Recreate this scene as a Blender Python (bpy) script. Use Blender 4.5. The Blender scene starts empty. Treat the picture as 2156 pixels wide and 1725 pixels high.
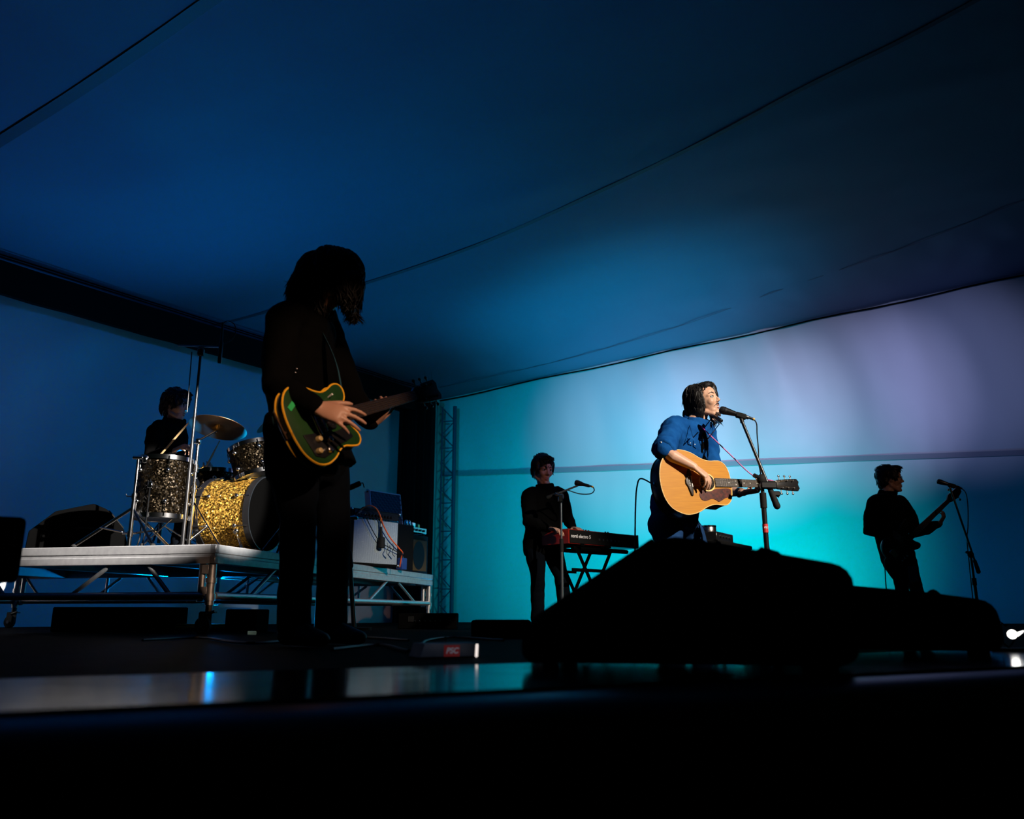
import bpy, bmesh, math, random
from mathutils import Vector, Matrix, noise
V = Vector
PI = math.pi
R = math.radians
scene = bpy.context.scene
COL = scene.collection

# ------------------------------------------------------------------ camera
PITCH = R(14.0)
FPX = 1725.0
CAMZ = 0.12
cam_data = bpy.data.cameras.new('camera')
cam = bpy.data.objects.new('camera', cam_data)
COL.objects.link(cam)
cam.location = (0, 0, CAMZ)
cam.rotation_euler = (PI / 2 + PITCH, 0, 0)
cam_data.sensor_fit = 'HORIZONTAL'
cam_data.sensor_width = 36
cam_data.lens = FPX / 2156 * 36
cam_data.clip_start = 0.02
cam_data.clip_end = 200
cam_data.dof.use_dof = True
cam_data.dof.focus_distance = 5.6
cam_data.dof.aperture_fstop = 2.6
scene.camera = cam

# ------------------------------------------------------------------ colour
scene.view_settings.view_transform = 'Standard'
scene.view_settings.look = 'None'
scene.view_settings.gamma = 1
scene.view_settings.use_curve_mapping = False
scene.view_settings.exposure = 0.0
world = bpy.data.worlds.new('night_sky')
scene.world = world
world.use_nodes = True
world.node_tree.nodes['Background'].inputs[0].default_value = (0.10, 0.35, 0.30, 1)
world.node_tree.nodes['Background'].inputs[1].default_value = 0.004


def lamp(name, loc, target, power, color, cone, blend=0.6, radius=0.06):
    d = bpy.data.lights.new(name, 'SPOT')
    d.energy = power
    d.color = color
    d.spot_size = R(cone)
    d.spot_blend = blend
    d.shadow_soft_size = radius
    o = bpy.data.objects.new(name, d)
    COL.objects.link(o)
    o.location = loc
    o.rotation_euler = (V(target) - V(loc)).to_track_quat('-Z', 'Y').to_euler()
    return o


# key on the singer: a warm white profile spot high at the front right
lamp('spot_singer', (4.6, 0.9, 3.7), (1.36, 5.2, 1.22), 2650, (1.0, 0.87, 0.73), 19.0, 0.6, 0.04)
# white spot from the front right on the riser and the kick drum
lamp('spot_riser', (4.8, 0.3, 4.0), (-2.24, 5.45, 0.95), 25000, (1.0, 0.93, 0.86), 8.5, 0.3, 0.03)
lamp('fill_amps', (4.6, 0.8, 3.7), (-1.0, 7.35, 0.98), 480, (0.70, 0.95, 1.0), 4.0, 0.8, 0.03)  # cool fill lamp added to lift the amplifier front
# warm light on the guitarist's hands
lamp('spot_hands', (2.6, -0.8, 3.2), (-0.62, 3.05, 0.99), 1050, (1.0, 0.62, 0.40), 9.0, 0.6, 0.03)
# faint fill lamps added to lift the keyboard player, bass player and direct box
lamp('fill_keys', (4.4, 0.6, 3.7), (0.27, 7.6, 1.40), 420, (1.0, 0.50, 0.38), 4.5, 0.8, 0.03)
lamp('fill_bass', (5.6, 1.2, 3.7), (4.05, 8.2, 1.35), 110, (1.0, 0.60, 0.42), 7.0, 0.8, 0.03)
lamp('fill_edge', (1.4, -1.2, 2.6), (-0.18, 2.25, 0.02), 110, (0.75, 0.80, 1.0), 5.0, 0.6, 0.03)
# cyan floor washes in front of the back wall
lamp('wash_cyan_a', (2.9, 8.4, 0.10), (3.05, 11.4, 0.75), 600, (0.0, 0.80, 0.90), 100, 1.0, 0.15)
lamp('wash_cyan_b', (1.4, 8.4, 0.10), (1.6, 12.0, 0.85), 340, (0.0, 0.70, 0.90), 95, 1.0, 0.15)
# lavender profile spots, from the front onto the top of the wall
for _i, (_x, _y, _z, _p) in enumerate(((1.9, 11.75, 2.7, 2500), (3.3, 11.4, 2.85, 3400), (4.8, 11.0, 3.05, 2500), (6.1, 10.7, 3.3, 1500))):
    lamp('wash_lavender_%d' % _i, (1.6 + 0.4 * _i, -1.0, 3.3), (_x, _y, _z), _p, ((0.70, 0.64, 1.0), (0.66, 0.62, 1.0), (0.52, 0.54, 1.0), (0.40, 0.46, 1.0))[_i], 16, 1.0, 0.05)
# blue washes behind the players, onto the fabric
lamp('wash_blue_roof_left', (-3.0, 8.4, 0.10), (-3.0, 3.9, 4.1), 380, (0.0, 0.28, 0.88), 108, 1.0, 0.08)
lamp('wash_blue_roof', (-0.3, 10.2, 0.10), (-0.9, 7.9, 3.7), 190, (0.0, 0.38, 0.88), 100, 1.0, 0.08)
lamp('wash_teal_roof', (1.7, 10.1, 0.10), (1.6, 10.5, 3.9), 520, (0.0, 0.58, 1.0), 74, 1.0, 0.08)
lamp('wash_blue_wall', (3.0, 6.2, 3.2), (-4.2, 8.6, 1.9), 260, (0.0, 0.22, 1.0), 60, 1.0, 0.3)
lamp('wash_blue_right', (5.0, 8.4, 0.10), (5.9, 10.7, 1.5), 34, (0.0, 0.28, 0.90), 115, 1.0, 0.1)
lamp('wash_teal_wall', (-1.6, 7.4, 2.9), (0.9, 12.0, 2.0), 230, (0.0, 0.45, 0.95), 75, 1.0, 0.08)


# ------------------------------------------------------------------ helpers
def ray(px, py):
    u = (px - 1078.0) / FPX
    v = (862.5 - py) / FPX
    return V((u, math.cos(PITCH) - v * math.sin(PITCH), math.sin(PITCH) + v * math.cos(PITCH)))


def P(px, py, Y):
    d = ray(px, py)
    return V((0, 0, CAMZ)) + d * (Y / d.y)


def on_plane(px, py, p0, n):
    d = ray(px, py)
    o = V((0, 0, CAMZ))
    return o + d * ((p0 - o).dot(n) / d.dot(n))


def catmull(pts, n=6):
    pts = [V(p) for p in pts]
    out = []
    for i in range(len(pts) - 1):
        p0 = pts[max(i - 1, 0)]; p1 = pts[i]; p2 = pts[i + 1]; p3 = pts[min(i + 2, len(pts) - 1)]
        for k in range(n):
            t = k / n
            out.append(0.5 * ((2 * p1) + (p2 - p0) * t + (2 * p0 - 5 * p1 + 4 * p2 - p3) * t * t
                              + (3 * p1 - p0 - 3 * p2 + p3) * t ** 3))
    out.append(pts[-1])
    return out


def frame(x, z_hint, origin=(0, 0, 0)):
    """matrix whose X is x and whose Z is close to z_hint"""
    x = V(x).normalized()
    z = V(z_hint)
    z = (z - x * z.dot(x)).normalized()
    y = z.cross(x)
    m = Matrix((x, y, z)).transposed().to_4x4()
    m.translation = V(origin)
    return m


def perp(a):
    a = V(a).normalized()
    h = V((0, 0, 1)) if abs(a.z) < 0.9 else V((1, 0, 0))
    return a.cross(h).normalized()


class MB:
    def __init__(s):
        s.v = []
        s.f = []

    def add(s, vs, fs, M=None):
        n = len(s.v)
        for p in vs:
            s.v.append(M @ V(p) if M is not None else V(p))
        for f in fs:
            s.f.append(tuple(i + n for i in f))
        return s

    def box(s, c, size, M=None, bevel=0.0, seg=1):
        bm = bmesh.new()
        bmesh.ops.create_cube(bm, size=1)
        for v in bm.verts:
            v.co = V((v.co.x * size[0], v.co.y * size[1], v.co.z * size[2])) + V(c)
        if bevel:
            bmesh.ops.bevel(bm, geom=list(bm.edges), offset=bevel, segments=seg, affect='EDGES', profile=0.5)
        bm.verts.index_update()
        s.add([v.co.copy() for v in bm.verts], [[v.index for v in f.verts] for f in bm.faces], M)
        bm.free()
        return s

    def rings(s, rings, caps=True, M=None):
        vs, fs = [], []
        n = len(rings[0])
        for r in rings:
            vs += list(r)
        for i in range(len(rings) - 1):
            for k in range(n):
                a = i * n + k; b = i * n + (k + 1) % n
                fs.append((a, b, b + n, a + n))
        if caps:
            fs.append(tuple(reversed(range(n))))
            fs.append(tuple(range((len(rings) - 1) * n, len(rings) * n)))
        return s.add(vs, fs, M)

    def tube(s, pts, r, seg=8, caps=True, ratio=1.0, ref=None, M=None):
        """swept tube; r a number or a list; ratio flattens it across ref"""
        pts = [V(p) for p in pts]
        n = len(pts)
        rs = r if isinstance(r, (list, tuple)) else [r] * n
        rings = []
        up = V(ref) if ref is not None else None
        prev = None
        for i in range(n):
            t = (pts[min(i + 1, n - 1)] - pts[max(i - 1, 0)])
            if t.length < 1e-9:
                t = V((0, 0, 1))
            t.normalize()
            if up is not None:
                a = up - t * up.dot(t)
                a = a.normalized() if a.length > 1e-6 else perp(t)
            elif prev is None:
                a = perp(t)
            else:
                a = prev - t * prev.dot(t)
                a = a.normalized() if a.length > 1e-6 else perp(t)
            prev = a
            b = t.cross(a)
            rr = rs[i]
            ra, rb = (rr if isinstance(rr, (tuple, list)) else (rr, rr * ratio))
            rings.append([pts[i] + a * (ra * math.cos(2 * PI * k / seg)) + b * (rb * math.sin(2 * PI * k / seg))
                          for k in range(seg)])
        return s.rings(rings, caps, M)

    def cyl(s, p0, p1, r0, r1=None, seg=14, caps=True, M=None):
        return s.tube([p0, p1], [r0, r0 if r1 is None else r1], seg, caps, M=M)

    def limb(s, pts, rs, seg=12, ref=None):
        """tube with rounded ends"""
        pts = [V(p) for p in pts]
        rs = list(rs)
        d0 = (pts[0] - pts[1]).normalized(); d1 = (pts[-1] - pts[-2]).normalized()
        def sc(r, k):
            return (r[0] * k, r[1] * k) if isinstance(r, (tuple, list)) else r * k
        def mn(r):
            return min(r) if isinstance(r, (tuple, list)) else r
        P0 = [pts[0] + d0 * mn(rs[0]) * a for a in (0.98, 0.8, 0.45)]
        P1 = [pts[-1] + d1 * mn(rs[-1]) * a for a in (0.45, 0.8, 0.98)]
        R0 = [sc(rs[0], k) for k in (0.2, 0.6, 0.89)]
        R1 = [sc(rs[-1], k) for k in (0.89, 0.6, 0.2)]
        return s.tube(P0 + pts + P1, R0 + rs + R1, seg, True, 1.0, ref)

    def ball(s, c, r, M=None, seg=16, rg=10, rot=None):
        rx, ry, rz = (r, r, r) if not isinstance(r, (tuple, list)) else r
        vs = [V((0, 0, -rz))]
        fs = []
        for i in range(1, rg):
            a = -PI / 2 + PI * i / rg
            for k in range(seg):
                b = 2 * PI * k / seg
                vs.append(V((rx * math.cos(a) * math.cos(b), ry * math.cos(a) * math.sin(b), rz * math.sin(a))))
        vs.append(V((0, 0, rz)))
        for k in range(seg):
            fs.append((0, 1 + (k + 1) % seg, 1 + k))
            for i in range(rg - 2):
                a = 1 + i * seg + k; b = 1 + i * seg + (k + 1) % seg
                fs.append((a, b, b + seg, a + seg))
            t = 1 + (rg - 2) * seg
            fs.append((t + k, t + (k + 1) % seg, len(vs) - 1))
        if rot is not None:
            vs = [rot @ p for p in vs]
        vs = [p + V(c) for p in vs]
        return s.add(vs, fs, M)

    def lathe(s, prof, M=None, seg=24, caps=True):
        """profile of (radius, height) turned about Z"""
        return s.rings([[V((r * math.cos(2 * PI * k / seg), r * math.sin(2 * PI * k / seg), h)) for k in range(seg)]
                        for r, h in prof], caps, M)

    def prism(s, pts, z0, z1, M=None, rnd=0.0):
        """outline in XY pushed from z0 to z1, with softened rims when rnd > 0"""
        pts = [V((p[0], p[1], 0)) for p in pts]
        if rnd <= 0:
            return s.rings([[p + V((0, 0, z0)) for p in pts], [p + V((0, 0, z1)) for p in pts]], True, M)
        c = V((0, 0, 0))
        for p in pts:
            c += p
        c /= len(pts)
        def ins(d):
            n = len(pts)
            out = []
            for i in range(n):
                t = (pts[(i + 1) % n] - pts[i - 1]).normalized()
                nn = V((t.y, -t.x, 0))
                if nn.dot(pts[i] - c) < 0 and area < 0:
                    pass
                out.append(pts[i] - nn * d * (1 if area > 0 else -1))
            return out
        area = sum(pts[i].x * pts[(i + 1) % len(pts)].y - pts[(i + 1) % len(pts)].x * pts[i].y for i in range(len(pts)))
        lv = [(rnd, 0), (rnd * 0.3, rnd * 0.3), (0, rnd)]
        rg = [[p + V((0, 0, z0 + h)) for p in ins(d)] for d, h in lv]
        rg += [[p + V((0, 0, z1 - h)) for p in ins(d)] for d, h in reversed(lv)]
        return s.rings(rg, True, M)


def mesh_of(name, mb, mat, smooth=True, angle=38):
    me = bpy.data.meshes.new(name)
    me.from_pydata([tuple(v) for v in mb.v], [], mb.f)
    me.validate()
    bm = bmesh.new()
    bm.from_mesh(me)
    bmesh.ops.recalc_face_normals(bm, faces=bm.faces)
    bm.to_mesh(me)
    bm.free()
    if smooth:
        me.shade_smooth()
        me.set_sharp_from_angle(angle=R(angle))
    if mat is not None:
        me.materials.append(mat)
    return me


def tag(o, label=None, cat=None, group=None, kind=None):
    if label: o['label'] = label
    if cat: o['category'] = cat
    if group: o['group'] = group
    if kind: o['kind'] = kind
    return o


def thing(name, label, cat, M=None, group=None):
    """Empty at the base of a thing; M a point or a matrix"""
    o = bpy.data.objects.new(name, None)
    o.empty_display_size = 0.1
    COL.objects.link(o)
    if isinstance(M, Matrix):
        o.matrix_basis = M
    elif M is not None:
        o.location = M
    tag(o, label, cat, group)
    return o


def root_matrix(o):
    m = o.matrix_basis.copy()
    while o.parent is not None:
        o = o.parent
        m = o.matrix_basis @ m
    return m


def part(name, mb, mat, parent=None, local=False, smooth=True, angle=38, label=None):
    """a mesh object; its points are given in the world unless local (then in the frame of its top-level thing)"""
    if isinstance(mb, MB):
        if parent is not None and not local:
            inv = root_matrix(parent).inverted()
            mb2 = MB(); mb2.v = [inv @ v for v in mb.v]; mb2.f = mb.f
            mb = mb2
        me = mesh_of(name, mb, mat, smooth, angle)
    else:
        me = mb
        if parent is not None and not local:
            me.transform(root_matrix(parent).inverted())
        if mat is not None and not me.materials:
            me.materials.append(mat)
    o = bpy.data.objects.new(name, me)
    COL.objects.link(o)
    if parent is not None:
        o.parent = parent
    if label: o['label'] = label
    return o


def single(name, mb, mat, label, cat, group=None, base=None, **k):
    """a thing that is one mesh, its origin at its base"""
    if isinstance(mb, MB):
        if base is None:
            lo = V((min(v.x for v in mb.v), min(v.y for v in mb.v), min(v.z for v in mb.v)))
            hi = V((max(v.x for v in mb.v), max(v.y for v in mb.v), max(v.z for v in mb.v)))
            base = V(((lo.x + hi.x) / 2, (lo.y + hi.y) / 2, lo.z))
        b = V(base)
        mb2 = MB(); mb2.v = [v - b for v in mb.v]; mb2.f = mb.f
        o = part(name, mb2, mat, None, **k)
        o.location = b
    return tag(o, label, cat, group)


def struct(name, mb, mat, **k):
    return tag(part(name, mb, mat, None, **k), kind='structure')


def blob(mb, voxel, smooth=4, wrinkle=0.0, wscale=9.0, seed=0):
    """weld overlapping closed shapes into one continuous skin"""
    me = mesh_of('tmp', mb, None)
    o = bpy.data.objects.new('tmp', me)
    COL.objects.link(o)
    m = o.modifiers.new('r', 'REMESH')
    m.mode = 'VOXEL'; m.voxel_size = voxel; m.use_smooth_shade = True
    if smooth:
        s = o.modifiers.new('s', 'SMOOTH')
        s.factor = 0.5; s.iterations = smooth
    dg = bpy.context.evaluated_depsgraph_get()
    out = bpy.data.meshes.new_from_object(o.evaluated_get(dg))
    bpy.data.objects.remove(o)
    bpy.data.meshes.remove(me)
    if wrinkle:
        ns = [v.normal.copy() for v in out.vertices]
        for v, n in zip(out.vertices, ns):
            p = v.co * wscale + V((seed * 7.1, seed * 3.3, 0))
            a = noise.noise(V((p.x, p.y, p.z * 1.6))) + 0.55 * noise.noise(V((p.x * 2.3, p.y * 2.3, p.z * 3.1)))
            ridge = 1 - abs(noise.noise(p * 0.9 + V((9, 4, 2)))) * 2.2
            v.co += n * wrinkle * (a * 0.8 + ridge * 0.5)
    out.shade_smooth()
    return out


# ------------------------------------------------------------------ materials
def mat(name, color, rough=0.5, metal=0.0, spec=0.5, noise_amt=0.0, noise_scale=20.0, bump=0.0, bump_scale=60.0,
        color2=None, coat=0.0, emit=None, emit_strength=0.0, aniso=None, sheen=0.0, rough_var=0.0):
    m = bpy.data.materials.new(name)
    m.use_nodes = True
    nt = m.node_tree
    b = nt.nodes['Principled BSDF']
    b.inputs['Base Color'].default_value = (*color, 1)
    b.inputs['Roughness'].default_value = rough
    b.inputs['Metallic'].default_value = metal
    b.inputs['Specular IOR Level'].default_value = spec
    b.inputs['Coat Weight'].default_value = coat
    b.inputs['Sheen Weight'].default_value = sheen
    if emit:
        b.inputs['Emission Color'].default_value = (*emit, 1)
        b.inputs['Emission Strength'].default_value = emit_strength
    tc = nt.nodes.new('ShaderNodeTexCoord')
    if color2 is not None or rough_var:
        n = nt.nodes.new('ShaderNodeTexNoise')
        n.inputs['Scale'].default_value = noise_scale
        n.inputs['Detail'].default_value = 5
        nt.links.new(tc.outputs['Object'], n.inputs['Vector'])
        if color2 is not None:
            cr = nt.nodes.new('ShaderNodeValToRGB')
            cr.color_ramp.elements[0].position = 0.35
            cr.color_ramp.elements[0].color = (*color, 1)
            cr.color_ramp.elements[1].position = 0.68
            cr.color_ramp.elements[1].color = (*color2, 1)
            nt.links.new(n.outputs['Fac'], cr.inputs['Fac'])
            nt.links.new(cr.outputs['Color'], b.inputs['Base Color'])
        if rough_var:
            mr = nt.nodes.new('ShaderNodeMapRange')
            mr.inputs['To Min'].default_value = max(rough - rough_var, 0.02)
            mr.inputs['To Max'].default_value = rough + rough_var
            nt.links.new(n.outputs['Fac'], mr.inputs['Value'])
            nt.links.new(mr.outputs['Result'], b.inputs['Roughness'])
    if bump:
        n2 = nt.nodes.new('ShaderNodeTexNoise')
        n2.inputs['Scale'].default_value = bump_scale
        n2.inputs['Detail'].default_value = 4
        nt.links.new(tc.outputs['Object'], n2.inputs['Vector'])
        bp = nt.nodes.new('ShaderNodeBump')
        bp.inputs['Strength'].default_value = bump
        bp.inputs['Distance'].default_value = 0.01
        nt.links.new(n2.outputs['Fac'], bp.inputs['Height'])
        nt.links.new(bp.outputs['Normal'], b.inputs['Normal'])
    return m


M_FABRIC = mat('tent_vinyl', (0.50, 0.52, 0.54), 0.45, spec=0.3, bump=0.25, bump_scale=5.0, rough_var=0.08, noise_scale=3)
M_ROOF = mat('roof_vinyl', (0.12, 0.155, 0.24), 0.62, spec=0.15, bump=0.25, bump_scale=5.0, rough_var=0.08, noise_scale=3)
M_SEAM = mat('tent_seam', (0.035, 0.048, 0.08), 0.6)
M_WALLSEAM = mat('wall_band', (0.22, 0.22, 0.26), 0.6)
M_BLACK_CLOTH = mat('black_drape', (0.004, 0.004, 0.004), 0.95, spec=0.1)
M_LIP = mat('glossy_stage_edge', (0.004, 0.004, 0.005), 0.13, spec=0.22, rough_var=0.06, noise_scale=9)
M_FLOOR = mat('black_stage_ply', (0.002, 0.002, 0.002), 0.75, spec=0.01, rough_var=0.08, noise_scale=9, bump=0.03, bump_scale=14)
M_GROUND = mat('dark_ground', (0.004, 0.004, 0.004), 0.9, spec=0.1)
M_BLACK = mat('black_paint', (0.004, 0.004, 0.004), 0.7, spec=0.15)
M_BLACK_GLOSS = mat('black_plastic', (0.008, 0.008, 0.009), 0.32, spec=0.5)
M_MATTE = mat('matte_black', (0.0015, 0.0015, 0.0015), 0.95, spec=0.02)
M_RUBBER = mat('black_rubber', (0.01, 0.01, 0.01), 0.75, spec=0.2)
M_ALU = mat('aluminium', (0.34, 0.34, 0.35), 0.42, metal=0.4, rough_var=0.12, noise_scale=25, color2=(0.28, 0.28, 0.29))
M_TUBE = mat('scaffold_tube', (0.50, 0.51, 0.52), 0.38, metal=0.9, rough_var=0.14, noise_scale=40)
M_CHROME = mat('chrome', (0.75, 0.75, 0.76), 0.12, metal=1.0)
M_STEEL = mat('dull_steel', (0.35, 0.35, 0.36), 0.35, metal=1.0)
M_PLY = mat('dark_plywood', (0.02, 0.016, 0.013), 0.8, spec=0.2, color2=(0.035, 0.028, 0.022), noise_scale=8)
M_CASTER = mat('dirty_caster_metal', (0.05, 0.05, 0.045), 0.5, metal=0.4)
M_YELLOW = mat('yellow_plastic', (0.75, 0.36, 0.02), 0.5)
M_WHITE = mat('white_print', (0.75, 0.74, 0.76), 0.6)
M_RED = mat('red_label', (0.55, 0.03, 0.03), 0.5)
M_ORANGE = mat('orange_cable', (0.85, 0.11, 0.015), 0.45)
M_CABLE = mat('black_cable', (0.006, 0.006, 0.006), 0.5, spec=0.3)
M_BLUEBOX = mat('blue_plastic', (0.015, 0.05, 0.22), 0.5)
# ------------------------------------------------------------------ the tent
CC = V((-1.12, 12.5, 0))                       # the corner behind the amplifiers
WL = V((-math.sin(R(36.5)), -math.cos(R(36.5)), 0))   # along the left wall, away from the corner
WR = V((math.cos(R(14)), -math.sin(R(14)), 0))        # along the right wall, away from the corner
NL = V((-WL.y, WL.x, 0))                       # inward normals
NR = V((WR.y, -WR.x, 0))
if NL.x < 0: NL = -NL
if NR.y > 0: NR = -NR
Z_EAVE = 3.40
SLOPE = 0.149                                  # rise of the roof per metre along the right wall


def roof_z(b):
    return Z_EAVE + SLOPE * b


def grid_mesh(fn, nu, nv):
    mb = MB()
    for i in range(nu + 1):
        for j in range(nv + 1):
            mb.v.append(V(fn(i / nu, j / nv)))
    for i in range(nu):
        for j in range(nv):
            a = i * (nv + 1) + j
            mb.f.append((a, a + 1, a + nv + 2, a + nv + 1))
    return mb


def fold(p, q, amp):
    n = noise.noise(V((p * 1.1, q * 0.28, 3.0))) + 0.4 * noise.noise(V((p * 3.1, q * 0.5, 8.0)))
    return amp * n


def wall_left_fn(u, v):
    a = u * 17.0
    z = -0.6 + v * (Z_EAVE + 0.62)
    d = fold(a * 0.9, z, 0.02)
    d += 0.035 * noise.noise(V((a * 1.3 + z * 1.5, z * 0.6 - a * .3, 1))) * min(1, max(0, (z - 0.8) / 2))
    p = CC + WL * a + NL * d
    return (p.x, p.y, z)


def wall_right_fn(u, v):
    b = u * 13.0
    z = -0.6 + v * (roof_z(b) + 0.62)
    t = (z / roof_z(b))
    d = fold(b * 1.6 + 30, z, 0.015)
    # drape folds that hang from the top hem
    d += 0.11 * noise.noise(V((b * 2.6 + z * 0.9, z * 0.22, 5))) * max(0, t - 0.45) ** 1.2
    p = CC + WR * b + NR * d
    return (p.x, p.y, z)


def roof_fn(u, v):
    a = u * 19.0
    b = v * 13.0
    p = CC + WL * a + WR * b
    z = roof_z(b)
    z += 0.03 * noise.noise(V((a * 0.5, b * 0.35, 2))) + 0.012 * noise.noise(V((a * 2.1, b * 0.8, 4)))
    k = math.exp(-((a - 1.1) / 1.0) ** 2)
    z += k * 0.035 * noise.noise(V((a * 1.6, b * 3.2, 9)))
    edge = min(1, a / 0.3) * min(1, b / 0.3)
    z = roof_z(b) + (z - roof_z(b)) * edge + 0.10 * math.sin(min(a, 5.2) / 5.2 * PI) * min(1, b)
    return (p.x, p.y, z)


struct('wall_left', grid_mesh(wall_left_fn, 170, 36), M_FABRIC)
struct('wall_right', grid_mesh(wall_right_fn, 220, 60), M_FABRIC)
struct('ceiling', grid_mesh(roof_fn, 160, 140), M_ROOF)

# roof seams: flat welded straps lying just under the fabric
RN = WL.cross(WR + V((0, 0, SLOPE))).normalized()


def roof_pt(px, py):
    p = on_plane(px, py, CC + V((0, 0, Z_EAVE - 0.02)), RN)
    rel = p - CC
    det = WL.x * WR.y - WL.y * WR.x
    a = (rel.x * WR.y - rel.y * WR.x) / det
    b = (WL.x * rel.y - WL.y * rel.x) / det
    q = V(roof_fn(a / 19.0, b / 13.0))
    q.z -= 0.009
    return q


def strap(name, pix, w, mat_, fn, n):
    """flat band w*2 wide and 3 mm thick, lying on the fabric"""
    pts = catmull([fn(*p) for p in pix], 10)
    n = V(n).normalized()
    mb = MB()
    rg = []
    for i, p in enumerate(pts):
        t = (pts[min(i + 1, len(pts) - 1)] - pts[max(i - 1, 0)]).normalized()
        a = n.cross(t).normalized()
        rg.append([p + a * w, p - a * w, p - a * w + n * 0.001, p + a * w + n * 0.001])
    mb.rings(rg, True)
    return struct(name, mb, mat_, smooth=False)


strap('trim_1', [(-80, 352), (120, 225), (300, 105), (470, -15), (640, -130)], 0.045, M_SEAM, roof_pt, RN)
strap('trim_2', [(440, 690), (560, 668), (770, 610), (1000, 528), (1250, 415), (1480, 303), (1700, 185), (1900, 88), (2100, -20)],
      0.026, M_SEAM, roof_pt, RN)
strap('trim_3', [(925, 818), (1180, 764), (1420, 697), (1640, 625), (1900, 540), (2160, 440)], 0.008, M_SEAM, roof_pt, RN)


def wall_pt(px, py):
    return on_plane(px, py, CC + NR * 0.035, NR)


strap('trim_4', [(930, 998), (1100, 993), (1350, 984), (1600, 974), (1880, 963), (2160, 953)], 0.035, M_WALLSEAM, wall_pt, NR)
# dark rope in the hem between roof and back wall
hem = MB()
hem.tube([CC + WR * b + NR * 0.05 + V((0, 0, roof_z(b) - 0.035 - 0.012 * math.sin(b * 3))) for b in [i * 0.4 for i in range(33)]], 0.012, 6)
struct('trim_5', hem, M_MATTE)

# black valance along the left eave, with the cables that run on its top
val = MB()
p0 = CC + NL * 0.22 + WL * 0.55
p1 = CC + NL * 0.22 + WL * 15
z0, z1 = 3.02, 3.34
n = 90
for i in range(n + 1):
    t = i / n
    p = p0.lerp(p1, t)
    w = 0.012 * noise.noise(V((t * 40, 0, 0)))
    for (off, z) in ((0.03, z0 + w), (0.03, z1 + w * 0.6), (-0.03, z1 + w * 0.6), (-0.03, z0 + w)):
        val.v.append(p + NL * off + V((0, 0, z)))
for i in range(n):
    for k in range(4):
        a = i * 4 + k; b = i * 4 + (k + 1) % 4
        val.f.append((a, b, b + 4, a + 4))
val.f.append((0, 1, 2, 3)); val.f.append(tuple(n * 4 + k for k in (3, 2, 1, 0)))
struct('trim_6', val, M_BLACK_CLOTH)
for k, dz in enumerate((0.02, 0.045)):
    mb = MB()
    mb.tube([p0.lerp(p1, t / 40) + V((0, 0, z1 + dz + 0.01 * noise.noise(V((t * 0.7, k, 0))))) + NL * 0.05 for t in range(41)], 0.007, 6)
    struct('trim_%d' % (7 + k), mb, M_MATTE)

# black drape that closes the corner
dr = MB()
ring = []
ca = on_plane(840, 900, CC + V((0.0, -0.75, 0)), V((0.15, -1, 0)).normalized())
cb = on_plane(917, 900, CC + V((0.0, -0.75, 0)), V((0.15, -1, 0)).normalized())
ca.z = cb.z = 0
out_ = V((cb.y - ca.y, -(cb.x - ca.x), 0)).normalized()
cols = []
for i in range(41):
    t = i / 40
    p = ca.lerp(cb, t) + out_ * (0.035 * math.sin(t * 30) + 0.02 * math.sin(t * 17 + 1))
    cols.append(p)
back = [p - out_ * 0.14 for p in reversed(cols)]
loop = cols + back
dr.rings([[p + V((0, 0, z)) for p in loop] for z in (0.0, 0.8, 1.6, 2.4, 3.28)], True)
single('corner_curtain', dr, M_BLACK_CLOTH, 'tall black drape hanging in the corner behind the amplifiers', 'curtain')

# slim dark lattice standing in for the frame's shadow on the back wall
lt = thing('lattice_shadow', 'slim dark lattice standing in for a frame shadow on the back wall beside the black drape', 'shadow lattice', wall_pt(934, 1300) * V((1, 1, 0)) if False else CC + WR * 0.22 + NR * 0.22)
M_LATTICE_SHADE = mat('lattice_shade', (0.05, 0.07, 0.12), 0.6, metal=0.2)
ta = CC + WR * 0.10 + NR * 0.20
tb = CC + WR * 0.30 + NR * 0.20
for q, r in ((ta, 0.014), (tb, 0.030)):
    part('chord', MB().cyl(q, q + V((0, 0, 3.22)), r, seg=10), M_LATTICE_SHADE, lt)
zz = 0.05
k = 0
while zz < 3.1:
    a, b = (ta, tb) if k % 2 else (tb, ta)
    part('lattice_bar', MB().cyl(a + V((0, 0, zz)), b + V((0, 0, zz + 0.21)), 0.009, seg=6), M_LATTICE_SHADE, lt)
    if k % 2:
        part('lattice_bar', MB().cyl(ta + V((0, 0, zz + 0.21)), tb + V((0, 0, zz + 0.21)), 0.009, seg=6), M_LATTICE_SHADE, lt)
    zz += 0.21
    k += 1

# ------------------------------------------------------------------ stage deck
def floor_pt(px, py):
    return on_plane(px, py, V((0, 0, 0)), V((0, 0, 1)))


ea = floor_pt(0, 1503); eb = floor_pt(2156, 1404)
ed = (eb - ea).normalized()
ea2 = ea - ed * 5.0
eb2 = eb + ed * 7.0
far = [eb2 + V((0, 0, 0)), V((14, 16, 0)), V((-14, 16, 0)), ea2]
fl = MB()
loop = [ea2, eb2, V((eb2.x + 4, 16, 0)), V((ea2.x - 6, 16, 0))]
fl.rings([[p + V((0, 0, 0)) for p in loop], [p + V((0, 0, -0.04)) for p in loop]], True)
struct('floor', fl, M_FLOOR)
lip = MB()
fnin = V((-ed.y, ed.x, 0))
if fnin.y < 0: fnin = -fnin
lip.rings([[p + V((0, 0, z)) for p in (ea2 + fnin * 0.001, eb2 + fnin * 0.001, eb2 + fnin * 0.62, ea2 + fnin * 0.62)] for z in (0.0005, 0.0022)], True)
struct('trim_10', lip, M_LIP)
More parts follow.
